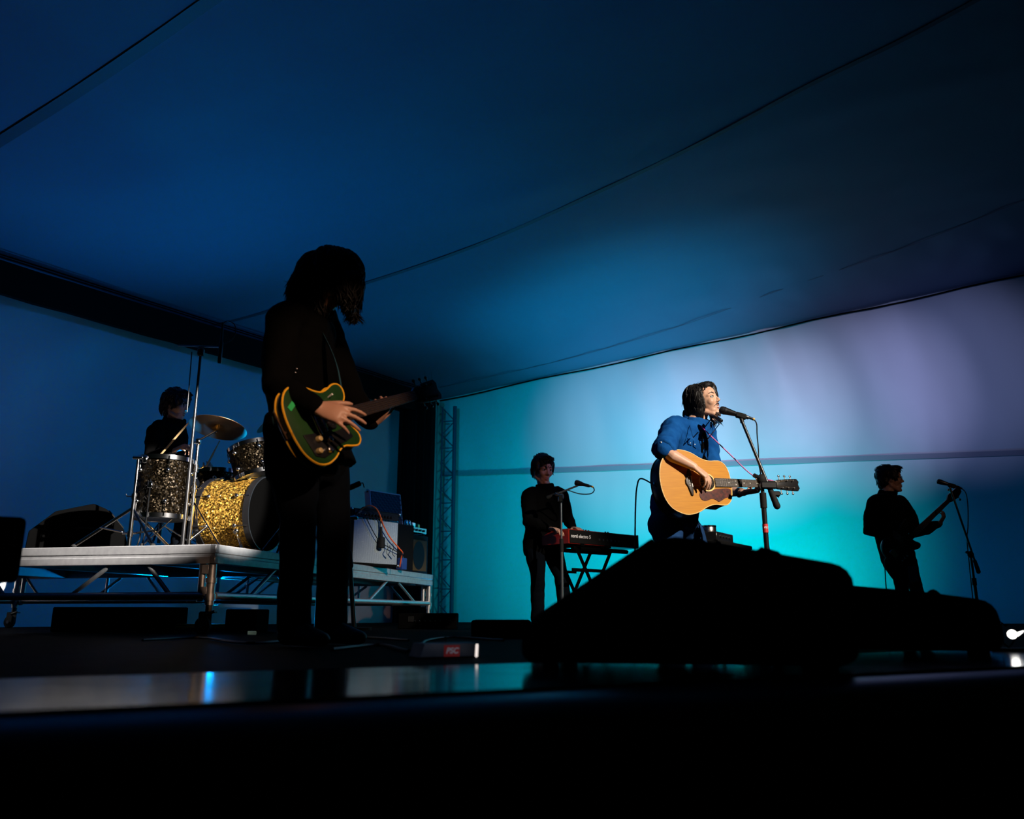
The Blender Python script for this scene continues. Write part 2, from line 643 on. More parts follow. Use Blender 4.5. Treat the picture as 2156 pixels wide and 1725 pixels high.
# nosing along the stage lip and the skirt under it
fn_ = V((ed.y, -ed.x, 0))
if fn_.y > 0: fn_ = -fn_
ns = MB()
prof = [(0.002, -0.004), (0.03, -0.006), (0.06, -0.012), (0.085, -0.024), (0.10, -0.045), (0.10, -0.07), (0.002, -0.07)]
ns.rings([[e + fn_ * o + V((0, 0, z)) for o, z in prof] for e in (ea2, eb2)], True)
M_NOSE = mat('stage_nosing', (0.010, 0.012, 0.016), 0.30, spec=0.4)
struct('trim_9', ns, M_NOSE)
sk = MB()
sk.rings([[e + fn_ * o + V((0, 0, z)) for o, z in ((0.0, -0.07), (0.085, -0.07), (0.085, -1.05), (0.0, -1.05))] for e in (ea2, eb2)], True)
struct('wall_stage_front', sk, M_BLACK_CLOTH)
gr = MB()
gl = [ea2 + fn_ * 0.1, eb2 + fn_ * 0.1, eb2 + fn_ * 14, ea2 + fn_ * 14]
gr.rings([[p + V((0, 0, -1.05)) for p in gl], [p + V((0, 0, -1.1)) for p in gl]], True)
struct('ground', gr, M_GROUND)

# ------------------------------------------------------------------ risers
RA = V((math.sin(R(13)), math.cos(R(13)), 0))     # away from the camera
RL = V((-math.cos(R(13)), math.sin(R(13)), 0))    # to the left
Z_TOP = 0.53


def riser(name, label, K, la, ll, casters=True):
    """deck with aluminium rails, tubular truss frame, leg clusters; K is the near right corner"""
    M = Matrix((RL, RA, V((0, 0, 1)))).transposed().to_4x4()
    M.translation = V((K.x, K.y, 0))
    # local x to the left, y away
    t = thing(name, label, 'stage riser', M, 'aluminium stage risers')
    part('deck_board', MB().box((ll / 2, la / 2, Z_TOP - 0.012), (ll - 0.03, la - 0.03, 0.022)), M_PLY, t, True)
    for (c, sz) in (((ll / 2, 0.02, 0), (ll, 0.04)), ((ll / 2, la - 0.02, 0), (ll, 0.04)),
                    ((0.02, la / 2, 0), (0.04, la)), ((ll - 0.02, la / 2, 0), (0.04, la))):
        mb = MB()
        sx, sy = sz
        mb.box((c[0], c[1], Z_TOP - 0.028), (sx, sy, 0.052), bevel=0.004)
        mb.box((c[0], c[1], Z_TOP - 0.062), (sx - 0.014 if sx > sy else sx - 0.014, sy - 0.014, 0.02))
        mb.box((c[0], c[1], Z_TOP - 0.094), (sx, sy, 0.046), bevel=0.004)
        part('edge_rail', mb, M_ALU, t, True)
    nj = 3
    for k in range(nj):
        x = ll * (k + 0.5) / nj
        part('cross_beam', MB().box((x, la / 2, Z_TOP - 0.075), (0.05, la - 0.09, 0.075), bevel=0.004), M_ALU, t, True)
    zt = 0.225
    for y in (0.03, la - 0.03):
        part('lower_tube', MB().cyl((0.07, y, zt), (ll - 0.07, y, zt), 0.024, seg=14), M_TUBE, t, True)
    for x in (0.03, ll - 0.03):
        part('lower_tube', MB().cyl((x, 0.07, zt), (x, la - 0.07, zt), 0.024, seg=14), M_TUBE, t, True)
    # diagonal braces between the rails and the lower tubes
    def brace(p, q):
        part('brace', MB().cyl(p, q, 0.0135, seg=10), M_TUBE, t, True)
    for y in (0.03, la - 0.03):
        n = max(2, round(ll / 0.61))
        st = ll / n
        for k in range(n):
            x0 = st * k + 0.12; x1 = st * (k + 0.72)
            if k % 2 == 0:
                brace((x0 + 0.18, y, zt), (x1 + 0.05, y, Z_TOP - 0.115))
            else:
                brace((x1 - 0.02, y, zt), (x0 + 0.02, y, Z_TOP - 0.115))
        brace((ll * 0.69, y, zt), (ll * 0.69, y, Z_TOP - 0.115))
    for x in (0.03, ll - 0.03):
        brace((x, la * 0.28, zt), (x, la * 0.46, Z_TOP - 0.115))
        brace((x, la * 0.80, zt), (x, la * 0.58, Z_TOP - 0.115))
    # corner posts: a cluster of tubes with collars, then a leg
    for x in (0.035, ll - 0.035):
        for y in (0.035, la - 0.035):
            sx = 1 if x < ll / 2 else -1
            sy = 1 if y < la / 2 else -1
            po = part('corner_post', MB().cyl((x, y, 0.17), (x, y, Z_TOP - 0.10), 0.027, seg=14), M_TUBE, t, True)
            for c0, c1 in ((0.30, 0.33), (0.195, 0.235)):
                part('collar', MB().cyl((x, y, c0), (x, y, c1), 0.033, seg=14), M_TUBE, po, True)
            p2 = part('corner_post', MB().cyl((x + sx * 0.062, y, 0.19), (x + sx * 0.062, y, Z_TOP - 0.105), 0.022, seg=12), M_TUBE, t, True)
            for zc_ in (0.38, 0.25):
                part('hinge_plate', MB().box((x + sx * 0.031, y - sy * 0.02, zc_), (0.05, 0.012, 0.055), bevel=0.003), M_ALU, p2, True)
            if casters:
                part('caster_plate', MB().cyl((x, y, 0.13), (x, y, 0.175), 0.02, seg=10).box((x, y, 0.128), (0.07, 0.07, 0.01)), M_CASTER, t, True)
                fk = MB()
                for s in (-1, 1):
                    fk.box((x + 0.02, y + s * 0.022, 0.088), (0.06, 0.005, 0.08), bevel=0.002)
                fk.cyl((x - 0.01, y - 0.03, 0.115), (x - 0.06, y - 0.03, 0.135), 0.012, 0.008, 10)
                part('caster_fork', fk, M_CASTER, t, True)
                wh = MB()
                Mw = Matrix.Translation((x + 0.03, y, 0.051)) @ Matrix.Rotation(PI / 2, 4, 'X')
                wh.lathe([(0.012, -0.019), (0.044, -0.019), (0.0505, -0.012), (0.0505, 0.012), (0.044, 0.019), (0.012, 0.019)], Mw, 20)
                w = part('wheel', wh, M_RUBBER, t, True)
                part('hub', MB().lathe([(0.014, -0.026), (0.016, -0.02), (0.016, 0.02), (0.014, 0.026)], Mw, 12), M_STEEL, w, True)
            else:
                part('leg', MB().cyl((x, y, 0.0), (x, y, 0.18), 0.021, seg=12), M_TUBE, t, True)
    return t


KD = P(455, 1150, 5.0); KD.z = 0
riser('drum_riser', 'long aluminium stage riser on casters that carries the drum kit', KD, 1.7, 3.0)  # left end lengthened out of view to keep the riser spot off the wall
KA = KD + RA * 1.79
riser('amp_riser', 'aluminium stage riser with tubular frame under the guitar amplifiers', KA, 2.36, 1.22, False)


def on_riser(px, py):
    return on_plane(px, py, V((0, 0, Z_TOP)), V((0, 0, 1)))


# ------------------------------------------------------------------ monitor wedges
def wedge(name, label, prof, M, width, rnd=0.03, group='black floor monitor speakers', base_mat=None, grille=(0, 1)):
    """prof: side outline (x to the right, y up); the box is width deep along local z"""
    t = thing(name, label, 'floor monitor', M, group)
    def soft(pts, r):
        out = []
        n = len(pts)
        for i in range(n):
            p = V((*pts[i], 0)); a = V((*pts[i - 1], 0)); b = V((*pts[(i + 1) % n], 0))
            ra = min(r, (a - p).length * 0.45, (b - p).length * 0.45)
            s_ = p + (a - p).normalized() * ra
            e_ = p + (b - p).normalized() * ra
            for k in range(5):
                q = k / 4
                out.append(((1 - q) ** 2 * s_ + 2 * q * (1 - q) * p + q * q * e_)[:2])
        return out
    part('cabinet', MB().prism(soft(prof, rnd), -width / 2, width / 2, rnd=0.012), base_mat or M_MATTE, t, True)
    i0, i1 = grille
    a = V((*prof[i0], 0)); b = V((*prof[i1], 0))
    d = (b - a).normalized(); nrm = V((d.y, -d.x, 0))
    c = V((sum(p[0] for p in prof) / len(prof), sum(p[1] for p in prof) / len(prof), 0))
    if nrm.dot(a - c) < 0: nrm = -nrm
    Mg = Matrix((d, V((0, 0, 1)), nrm)).transposed().to_4x4()
    Mg.translation = (a + b) / 2 + nrm * 0.004
    gr_ = part('grille', MB().box((0, 0, 0), ((b - a).length * 0.86, width * 0.9, 0.012), bevel=0.004), M_BLACK, t, True)
    gr_.data.transform(Mg)
    for s in (-1, 1):
        hm = MB()
        cx = c.x + 0.03; cy = c.y
        hm.tube([(cx - 0.07, cy, s * (width / 2)), (cx - 0.05, cy, s * (width / 2 + 0.018)), (cx + 0.05, cy, s * (width / 2 + 0.018)), (cx + 0.07, cy, s * (width / 2))], 0.009, 8)
        part('handle', hm, M_BLACK, t, True)
    return t


def px_profile(pix, pc, Y):
    """side outline on the vertical plane square to the line of sight at pixel pc; returns outline and frame"""
    c = P(pc, 1290, Y)
    w = V((c.x, c.y, 0)).normalized()             # away from the camera
    x = V((w.y, -w.x, 0))
    o = V((c.x, c.y, 0))
    out = []
    for q in pix:
        p = on_plane(q[0], q[1], o, w)
        out.append(((p - o).dot(x), p.z))
    M = Matrix((x, V((0, 0, 1)), -w)).transposed().to_4x4()
    return out, o, w, M


def feet(wd, xs, zs):
    for x in xs:
        for z in zs:
            part('rubber_foot', MB().cyl((x, 0.0, z), (x, 0.014, z), 0.02, seg=10), M_RUBBER, wd, True)


pr, o, w, M = px_profile([(1105, 1318), (1400, 1124), (1797, 1192), (1801, 1236)], 1450, 1.85)
xl = pr[0][0] - 0.01
prof = [(xl, 0.012), (xl, 0.085), (pr[1][0], pr[1][1]), (pr[2][0], pr[2][1]), (pr[3][0], 0.012)]
M.translation = o + w * 0.21
wd = wedge('monitor_wedge', 'large black stage monitor wedge nearest the camera, in front of the singer', prof, M, 0.42, 0.045, grille=(1, 2))
feet(wd, (xl + 0.06, pr[3][0] - 0.06), (-0.16, 0.16))
part('top_handle', MB().tube([P(1600, 1161, 1.9) + V((0, 0.05, -0.01)), P(1618, 1157, 1.9) + V((0, 0.05, 0)), P(1650, 1168, 1.9) + V((0, 0.05, 0.002)), P(1668, 1176, 1.9) + V((0, 0.05, -0.012))], 0.010, 8), M_RUBBER, wd)

pr, o, w, M = px_profile([(1560, 1330), (1700, 1225), (1944, 1246), (2092, 1266), (2112, 1300)], 1880, 2.6)
prof = [(pr[0][0], 0.012), (pr[0][0], 0.06), (pr[1][0], pr[1][1]), (pr[2][0], pr[2][1]), (pr[4][0] - 0.012, pr[3][1]), (pr[4][0], 0.012)]
M.translation = o + w * 0.22
wd2 = wedge('monitor_wedge', 'lower black monitor wedge at the right, below the bass player', prof, M, 0.44, 0.05, grille=(1, 2))
feet(wd2, (prof[0][0] + 0.06, prof[-1][0] - 0.06), (-0.16, 0.16))
for (x0, x1, y0) in ((1940, 1964, 1245), (1964, 2000, 1247)):
    part('top_handle', MB().tube(catmull([P(x0, y0 + 4, 2.66) + V((0, .05, -0.012)), P((x0 + x1) / 2, y0 - 1, 2.66) + V((0, .05, 0)), P(x1, y0 + 6, 2.66) + V((0, .05, -0.014))], 5), 0.009, 8), M_RUBBER, wd2)

# wedge that stands on the drum riser behind the hi-hat stand
pr, o, w, M = px_profile([(52, 1149), (60, 1118), (117, 1076), (198, 1060), (226, 1072), (262, 1116), (278, 1149)], 160, 6.2)
prof = [(x, max(z, Z_TOP + 0.003)) for x, z in pr]
prof[0] = (prof[0][0], Z_TOP + 0.003); prof[-1] = (prof[-1][0], Z_TOP + 0.003)
M.translation = o + w * 0.15
wedge('monitor_wedge', 'black monitor wedge on the drum riser, far left behind the stands', prof, M, 0.28, 0.012, grille=(4, 5))

# blurred box on a short stand at the left edge
pr, o, w, M = px_profile([(57, 1089), (60, 1224)], 30, 2.2)
M.translation = o
bx = thing('side_speaker', 'blurred black speaker box on a short stand at the left edge', 'speaker', M)
xr_, zt_, zb_ = pr[0][0], pr[0][1], pr[1][1]
wid = 0.30
part('cabinet', MB().box((xr_ - wid / 2, (zt_ + zb_) / 2, -0.09), (wid, zt_ - zb_, 0.18), bevel=0.014, seg=2), M_MATTE, bx, True)
part('grille', MB().box((xr_ - wid / 2, (zt_ + zb_) / 2, 0.003), (wid * 0.86, (zt_ - zb_) * 0.86, 0.01), bevel=0.004), M_BLACK, bx, True)
part('pole', MB().cyl((xr_ - wid * 0.7, 0.012, -0.09), (xr_ - wid * 0.7, zb_ + 0.005, -0.09), 0.016), M_BLACK, bx, True)
part('base_plate', MB().cyl((xr_ - wid * 0.7, 0, -0.09), (xr_ - wid * 0.7, 0.014, -0.09), 0.06, seg=24), M_BLACK, bx, True)
# ------------------------------------------------------------------ drum materials
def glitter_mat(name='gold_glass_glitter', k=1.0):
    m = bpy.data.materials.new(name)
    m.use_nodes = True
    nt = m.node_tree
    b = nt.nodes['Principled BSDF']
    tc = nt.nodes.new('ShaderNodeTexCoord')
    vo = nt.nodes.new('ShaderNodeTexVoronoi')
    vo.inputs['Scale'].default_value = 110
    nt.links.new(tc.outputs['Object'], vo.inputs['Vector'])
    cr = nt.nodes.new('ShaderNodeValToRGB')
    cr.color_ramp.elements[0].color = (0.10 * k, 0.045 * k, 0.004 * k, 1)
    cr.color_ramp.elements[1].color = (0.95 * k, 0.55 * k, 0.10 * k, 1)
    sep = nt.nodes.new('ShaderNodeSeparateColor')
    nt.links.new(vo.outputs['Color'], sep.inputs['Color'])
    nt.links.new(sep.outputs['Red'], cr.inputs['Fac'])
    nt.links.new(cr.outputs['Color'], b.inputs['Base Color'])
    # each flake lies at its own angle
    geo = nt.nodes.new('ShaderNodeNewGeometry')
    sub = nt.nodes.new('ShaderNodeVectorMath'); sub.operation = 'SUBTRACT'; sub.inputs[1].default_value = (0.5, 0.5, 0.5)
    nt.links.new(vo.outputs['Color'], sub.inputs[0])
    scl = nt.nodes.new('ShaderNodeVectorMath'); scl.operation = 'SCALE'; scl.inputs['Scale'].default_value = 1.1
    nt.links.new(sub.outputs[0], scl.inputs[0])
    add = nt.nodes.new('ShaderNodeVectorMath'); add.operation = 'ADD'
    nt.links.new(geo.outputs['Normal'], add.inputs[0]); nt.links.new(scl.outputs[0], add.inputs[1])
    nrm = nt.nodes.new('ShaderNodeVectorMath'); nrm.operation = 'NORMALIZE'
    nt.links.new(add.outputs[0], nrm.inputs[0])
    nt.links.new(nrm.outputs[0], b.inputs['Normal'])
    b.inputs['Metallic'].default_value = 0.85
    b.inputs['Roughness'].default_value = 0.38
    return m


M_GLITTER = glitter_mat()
M_GLITTER_SHADE = glitter_mat('shaded_gold_glitter', 0.011)  # the gold wrap darkened, so the toms' shade sits in the colour
M_HEAD_DARK = mat('black_drum_head', (0.0012, 0.0012, 0.0012), 0.9, spec=0.0)
M_HEAD_CLEAR = mat('clear_drum_head', (0.10, 0.11, 0.12), 0.3)
M_BRONZE = mat('dark_bronze_cymbal', (0.20, 0.12, 0.05), 0.36, metal=0.95, rough_var=0.1, noise_scale=30)
M_WOOD_STICK = mat('hickory', (0.45, 0.30, 0.15), 0.5)
M_VINYL = mat('black_vinyl', (0.008, 0.008, 0.008), 0.55, spec=0.3)


def axis_frame(c, axis, hint=None):
    z = V(axis).normalized()
    x = V(hint) if hint is not None else perp(z)
    x = (x - z * x.dot(z)).normalized()
    y = z.cross(x)
    m = Matrix((x, y, z)).transposed().to_4x4()
    m.translation = V(c)
    return m


def drum(name, label, c, axis, r, h, nl, hoop_mat, top_mat, bottom_mat, hint=None, hoop_w=0.02, cat='drum', wrap=None):
    """shell along axis from the bottom head (0) to the top head (h)"""
    M = axis_frame(c, axis, hint)
    t = thing(name, label, cat, M)
    sh = MB().lathe([(r - 0.006, 0.0), (r, 0.002), (r, h - 0.002), (r - 0.006, h)], None, 48)
    part('shell', sh, wrap or M_GLITTER_SHADE, t, True, angle=60)
    for z, m_ in ((0.004, bottom_mat), (h - 0.004, top_mat)):
        s = -1 if z < h / 2 else 1
        part('drum_head', MB().lathe([(r + 0.004, z - 0.006), (r + 0.004, z + s * 0.004), (r * 0.96, z + s * 0.008), (0.002, z + s * 0.008)], None, 40), m_, t, True)
        hp = MB()
        w = hoop_w
        a0, a1 = (z + s * 0.014, z - s * (w - 0.004))
        hp.rings([[V((rr * math.cos(2 * PI * k / 48), rr * math.sin(2 * PI * k / 48), zz)) for k in range(48)]
                  for rr, zz in ((r + 0.004, a0), (r + 0.012, a0), (r + 0.012, a1), (r + 0.004, a1), (r + 0.004, a0))], False)
        part('hoop', hp, hoop_mat, t, True)
    for k in range(nl):
        a = 2 * PI * (k + 0.5) / nl
        d = V((math.cos(a), math.sin(a), 0))
        lg = MB()
        lg.ball(d * (r + 0.012) + V((0, 0, h * 0.5 if h < 0.2 else h * 0.24)), (0.016, 0.016, 0.016), seg=10, rg=7)
        lo = part('lug', lg, M_CHROME, t, True)
        part('tension_rod', MB().cyl(d * (r + 0.016) + V((0, 0, 0.0)), d * (r + 0.016) + V((0, 0, h * 0.24)), 0.0035, seg=6), M_CHROME, lo, True)
        if h >= 0.2:
            lo = part('lug', MB().ball(d * (r + 0.012) + V((0, 0, h * 0.76)), 0.016, seg=10, rg=7), M_CHROME, t, True)
            part('tension_rod', MB().cyl(d * (r + 0.016) + V((0, 0, h * 0.76)), d * (r + 0.016) + V((0, 0, h)), 0.0035, seg=6), M_CHROME, lo, True)
    return t


AX = -RL
# kick drum: it faces the audience on the right
kf = P(562, 1083, 5.9); kf.z = Z_TOP + 0.285
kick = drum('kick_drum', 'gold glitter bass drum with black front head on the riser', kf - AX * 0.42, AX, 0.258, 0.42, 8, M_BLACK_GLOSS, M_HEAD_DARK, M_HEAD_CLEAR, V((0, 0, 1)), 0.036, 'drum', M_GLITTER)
for s in (-1, 1):
    side = AX.cross(V((0, 0, 1))) * s
    a = kf - AX * 0.10 + side * 0.22 + V((0, 0, -0.14))
    b = kf + AX * 0.03 + side * 0.34
    b.z = Z_TOP + 0.006
    part('spur', MB().cyl(a, b, 0.008, seg=8).ball(a, 0.024, seg=10, rg=8), M_CHROME, kick)
md = MB().cyl(kf - AX * 0.22 + V((0, 0, 0.255)), kf - AX * 0.22 + V((0, 0, 0.33)), 0.014, seg=10)
part('tom_mount', md, M_CHROME, kick)

# rack tom, tilted to the drummer
ta_ = V((-0.30, 0.05, 0.95)).normalized()
tc_ = P(536, 972, 5.92)
tom = drum('rack_tom', 'glitter rack tom darkened as if unlit, tilted above the bass drum', tc_ - ta_ * 0.125, ta_, 0.163, 0.235, 6, M_CHROME, M_HEAD_CLEAR, M_HEAD_CLEAR)
tm = MB().tube([tc_ - ta_ * 0.05 + AX * 0.10 + V((0, .08, 0)), tc_ - ta_ * 0.18 + AX * 0.06 + V((0, .1, 0)), kf - AX * 0.22 + V((0, 0, 0.325))], 0.011, 8)
part('mount_arm', tm, M_CHROME, tom)
# floor tom
fc = P(341, 1042, 5.55)
fb = V((fc.x, fc.y, 0.745))
ftom = drum('floor_tom', 'glitter floor tom darkened as if unlit, standing on three legs at the riser front', fb, (0, 0, 1), 0.172, 0.40, 6, M_CHROME, M_HEAD_CLEAR, M_HEAD_CLEAR)
for a in (0.5, 2.6, 4.7):
    d = V((math.cos(a), math.sin(a), 0))
    lg = part('leg', MB().tube([fb + d * 0.19 + V((0, 0, 0.24)), fb + d * 0.19 + V((0, 0, -0.12)), V((fb.x, fb.y, Z_TOP + 0.02)) + d * 0.215], 0.006, 8), M_CHROME, ftom)
    part('rubber_foot', MB().cyl(V((fb.x, fb.y, Z_TOP)) + d * 0.215, V((fb.x, fb.y, Z_TOP + 0.03)) + d * 0.215, 0.012, seg=8), M_RUBBER, lg)
    part('leg_bracket', MB().box(fb + d * 0.183 + V((0, 0, 0.2)), (0.03, 0.03, 0.045), bevel=0.004), M_CHROME, ftom)
# snare
sc_ = P(448, 1031, 6.2)
sb = V((sc_.x, sc_.y, Z_TOP + 0.50))
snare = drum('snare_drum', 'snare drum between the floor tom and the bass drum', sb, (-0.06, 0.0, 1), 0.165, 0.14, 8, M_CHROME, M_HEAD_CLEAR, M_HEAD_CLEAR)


def tripod(t, foot, z_hub, spread, z_floor, az=(0.3, 2.4, 4.5), m=None, r=0.009, brace=True):
    """three flat legs from a collar on the pole, with braces below"""
    m = m or M_CHROME
    c = V((foot.x, foot.y, 0))
    for a in az:
        d = V((math.cos(a), math.sin(a), 0))
        e = c + d * spread + V((0, 0, z_floor + 0.015))
        lg = part('leg', MB().tube([c + d * 0.015 + V((0, 0, z_hub)), e], r, 8, True, 0.55, V((0, 0, 1)).cross(d)), m, t)
        part('rubber_foot', MB().ball(e + V((0, 0, -0.001)), (0.016, 0.016, 0.0135), seg=8, rg=6), M_RUBBER, lg)
        if brace:
            q = c + d * spread * 0.55 + V((0, 0, z_floor + 0.015 + (z_hub - z_floor) * 0.45))
            part('brace', MB().cyl(c + d * 0.012 + V((0, 0, z_floor + (z_hub - z_floor) * 0.22)), q, r * 0.6, seg=6), m, t)
    part('collar', MB().cyl(c + V((0, 0, z_hub - 0.02)), c + V((0, 0, z_hub + 0.03)), 0.021, seg=12), m, t)


# snare stand
ss = thing('snare_stand', 'chrome tripod stand holding up the snare drum', 'drum stand', V((sb.x, sb.y, Z_TOP)))
part('pole', MB().cyl(V((sb.x, sb.y, Z_TOP + 0.10)), V((sb.x, sb.y, Z_TOP + 0.46)), 0.012), M_CHROME, ss)
tripod(ss, sb, Z_TOP + 0.28, 0.26, Z_TOP, (0.9, 3.0, 5.1))
for a in (0.4, 2.5, 4.6):
    d = V((math.cos(a), math.sin(a), 0))
    part('basket_arm', MB().tube([V((sb.x, sb.y, Z_TOP + 0.44)), V((sb.x, sb.y, Z_TOP + 0.462)) + d * 0.10, V((sb.x, sb.y, Z_TOP + 0.475)) + d * 0.165], 0.007, 6), M_CHROME, ss)


def cymbal(name, label, c, n, r):
    M = axis_frame(c, n)
    t = thing(name, label, 'cymbal', M)
    bell = r * 0.17
    prof = [(0.008, r * 0.155), (bell * 0.5, r * 0.145), (bell * 0.85, r * 0.10), (bell, r * 0.075), (r * 0.5, r * 0.045), (r * 0.85, r * 0.012), (r, 0.0)]
    low = [(a, b - 0.0025) for a, b in reversed(prof)]
    part('plate', MB().rings([[V((a * math.cos(2 * PI * k / 56), a * math.sin(2 * PI * k / 56), b)) for k in range(56)] for a, b in prof + low + [prof[0]]], False), M_BRONZE, t, True, angle=80)
    part('felt', MB().lathe([(0.02, r * 0.155), (0.02, r * 0.155 + 0.014), (0.006, r * 0.155 + 0.016)], None, 14), M_RUBBER, t, True)
    part('wing_nut', MB().cyl((0, 0, r * 0.155), (0, 0, r * 0.155 + 0.05), 0.005, seg=8).box((0, 0, r * 0.155 + 0.03), (0.035, 0.006, 0.014), bevel=0.002), M_CHROME, t, True)
    return t


cy = P(459, 901, 5.8)
cn = V((0.07, 0.24, 0.97)).normalized()
cymbal('crash_cymbal', 'dark bronze crash cymbal tilted over the drums on a boom stand', cy, cn, 0.205)
# its stand
cb_ = P(397, 1146, 5.62); cb_.z = Z_TOP
cs = thing('cymbal_stand', 'tall chrome cymbal stand whose arm holds the crash cymbal', 'cymbal stand', cb_)
ctop = P(409, 930, 5.62)
ctop.x, ctop.y = cb_.x, cb_.y
part('lower_tube', MB().cyl(cb_ + V((0, 0, 0.03)), V((cb_.x, cb_.y, 0.95)), 0.0145), M_CHROME, cs)
part('upper_tube', MB().cyl(V((cb_.x, cb_.y, 0.95)), ctop, 0.011), M_CHROME, cs)
for z in (0.955, 1.10):
    part('clamp', MB().cyl(V((cb_.x, cb_.y, z - 0.025)), V((cb_.x, cb_.y, z + 0.025)), 0.02, seg=12), M_CHROME, cs)
    part('wing_bolt', MB().tube([V((cb_.x, cb_.y, z)), V((cb_.x + 0.04, cb_.y - 0.01, z)), V((cb_.x + 0.055, cb_.y - 0.012, z + 0.012))], 0.005, 6), M_CHROME, cs)
part('tilter', MB().box(ctop, (0.035, 0.03, 0.045), bevel=0.008), M_CHROME, cs)
part('boom_arm', MB().cyl(ctop + V((-0.06, -0.005, -0.03)), cy - cn * 0.02, 0.0075), M_CHROME, cs)
part('top_rod', MB().cyl(cy - cn * 0.04, cy + cn * 0.075, 0.005, seg=8), M_CHROME, cs)
tripod(cs, cb_, 0.86, 0.30, Z_TOP, (-0.45, 1.7, 3.7))

# ride cymbal behind the guitarist
ry = P(600, 868, 5.95)
rn = V((-0.62, -0.20, 0.76)).normalized()
cymbal('ride_cymbal', 'steeply tilted dark ride cymbal partly hidden behind the guitarist', ry, rn, 0.25)
rb = V((ry.x + 0.09, ry.y + 0.06, Z_TOP))
rs = thing('cymbal_stand', 'cymbal stand behind the bass drum that holds the ride cymbal', 'cymbal stand', rb)
rt = V((rb.x, rb.y, ry.z - 0.10))
part('lower_tube', MB().cyl(rb + V((0, 0, 0.03)), V((rb.x, rb.y, 1.1)), 0.0145), M_CHROME, rs)
part('upper_tube', MB().cyl(V((rb.x, rb.y, 1.1)), rt, 0.011), M_CHROME, rs)
part('boom_arm', MB().cyl(rt, ry - rn * 0.03, 0.0075), M_CHROME, rs)
part('top_rod', MB().cyl(ry - rn * 0.05, ry + rn * 0.08, 0.005, seg=8), M_CHROME, rs)
tripod(rs, rb, 0.84, 0.28, Z_TOP, (0.2, 2.2, 4.2))

# stand at the left of the floor tom
hb = P(271, 1149, 5.38); hb.z = Z_TOP
hs = thing('hardware_stand', 'slim chrome stand with clamp and spread legs left of the floor tom', 'cymbal stand', hb)
ht = P(291, 968, 5.38); ht.x, ht.y = hb.x, hb.y
part('lower_tube', MB().cyl(hb + V((0, 0, 0.0)), V((hb.x, hb.y, 0.86)), 0.0135), M_CHROME, hs)
part('upper_tube', MB().cyl(V((hb.x, hb.y, 0.86)), ht, 0.010), M_CHROME, hs)
for z in (0.625, 0.87):
    part('clamp', MB().cyl(V((hb.x, hb.y, z - 0.018)), V((hb.x, hb.y, z + 0.018)), 0.019, seg=12), M_CHROME, hs)
    part('wing_bolt', MB().tube([V((hb.x, hb.y, z)), V((hb.x - 0.045, hb.y - 0.01, z)), V((hb.x - 0.05, hb.y - 0.01, z + 0.014))], 0.005, 6), M_CHROME, hs)
part('top_clamp', MB().box(ht + V((0.0, 0, 0.012)), (0.075, 0.03, 0.022), bevel=0.006).box(ht + V((0.05, 0, 0.0)), (0.03, 0.035, 0.05), bevel=0.006), M_CHROME, hs)
for (ex, ey, hz) in ((168, 1149, 0.795), (318, 1149, 0.785)):
    e = on_riser(ex, ey)
    if ex < 200:
        e = V((hb.x - 0.34, hb.y - 0.03, Z_TOP))
    else:
        e = V((hb.x + 0.16, hb.y + 0.30, Z_TOP))
    lg = part('leg', MB().tube([V((hb.x, hb.y, hz)), e + V((0, 0, 0.015))], 0.011, 8, True, 0.5, (0, 0, 1)), M_CHROME, hs)
    part('rubber_foot', MB().ball(e + V((0, 0, 0.0135)), (0.018, 0.018, 0.0135), seg=8, rg=6), M_RUBBER, lg)
e = V((hb.x + 0.2, hb.y - 0.10, Z_TOP))
lg = part('leg', MB().tube([V((hb.x, hb.y, 0.79)), e + V((0, 0, 0.015))], 0.011, 8, True, 0.5, (0, 0, 1)), M_CHROME, hs)
part('rubber_foot', MB().ball(e + V((0, 0, 0.0135)), (0.018, 0.018, 0.0135), seg=8, rg=6), M_RUBBER, lg)
for d in (V((-0.19, -0.017, 0)), V((0.09, 0.165, 0))):
    part('brace', MB().cyl(V((hb.x, hb.y, 0.625)), V((hb.x, hb.y, 0.665)) + d, 0.0075, seg=6), M_CHROME, hs)

# overhead microphone on its tall stand, foot on the stage in front of the riser
ob = KD + RL * 0.30 - RA * 0.0
ob = P(384, 1146, 5.52); ob.z = Z_TOP
os_ = thing('overhead_mic_stand', 'tall thin black microphone stand rising above the drummer', 'mic stand', ob)
ot = P(414, 742, 5.52); ot.x, ot.y = ob.x, ob.y
part('lower_tube', MB().cyl(ob + V((0, 0, 0.02)), V((ob.x, ob.y, 1.25)), 0.013), M_BLACK_GLOSS, os_)
part('upper_tube', MB().cyl(V((ob.x, ob.y, 1.25)), ot, 0.0095), M_BLACK_GLOSS, os_)
part('base', MB().cyl(ob, ob + V((0, 0, 0.02)), 0.12, seg=28), M_BLACK, os_)
part('clutch', MB().box(ot + V((0, 0, 0.0)), (0.045, 0.04, 0.06), bevel=0.01), M_BLACK_GLOSS, os_)
oa = P(376, 728, 5.52); oc = P(462, 731, 5.5)
part('boom_arm', MB().cyl(oa, oc, 0.006, seg=8), M_STEEL, os_)
part('hanging_rod', MB().cyl(P(404, 741, 5.5), P(394, 868, 5.5), 0.004, seg=6), M_BLACK_GLOSS, os_)
om = thing('overhead_mic', 'slim black condenser microphone hanging from the overhead boom', 'microphone', P(463, 765, 5.48))
m0, m1 = P(462, 765, 5.47), P(468, 694, 5.47)
part('body', MB().tube([m0, m0.lerp(m1, 0.05), m0.lerp(m1, 0.62), m0.lerp(m1, 0.66), m1], [0.011, 0.0145, 0.0145, 0.010, 0.008], 12), M_BLACK_GLOSS, om)
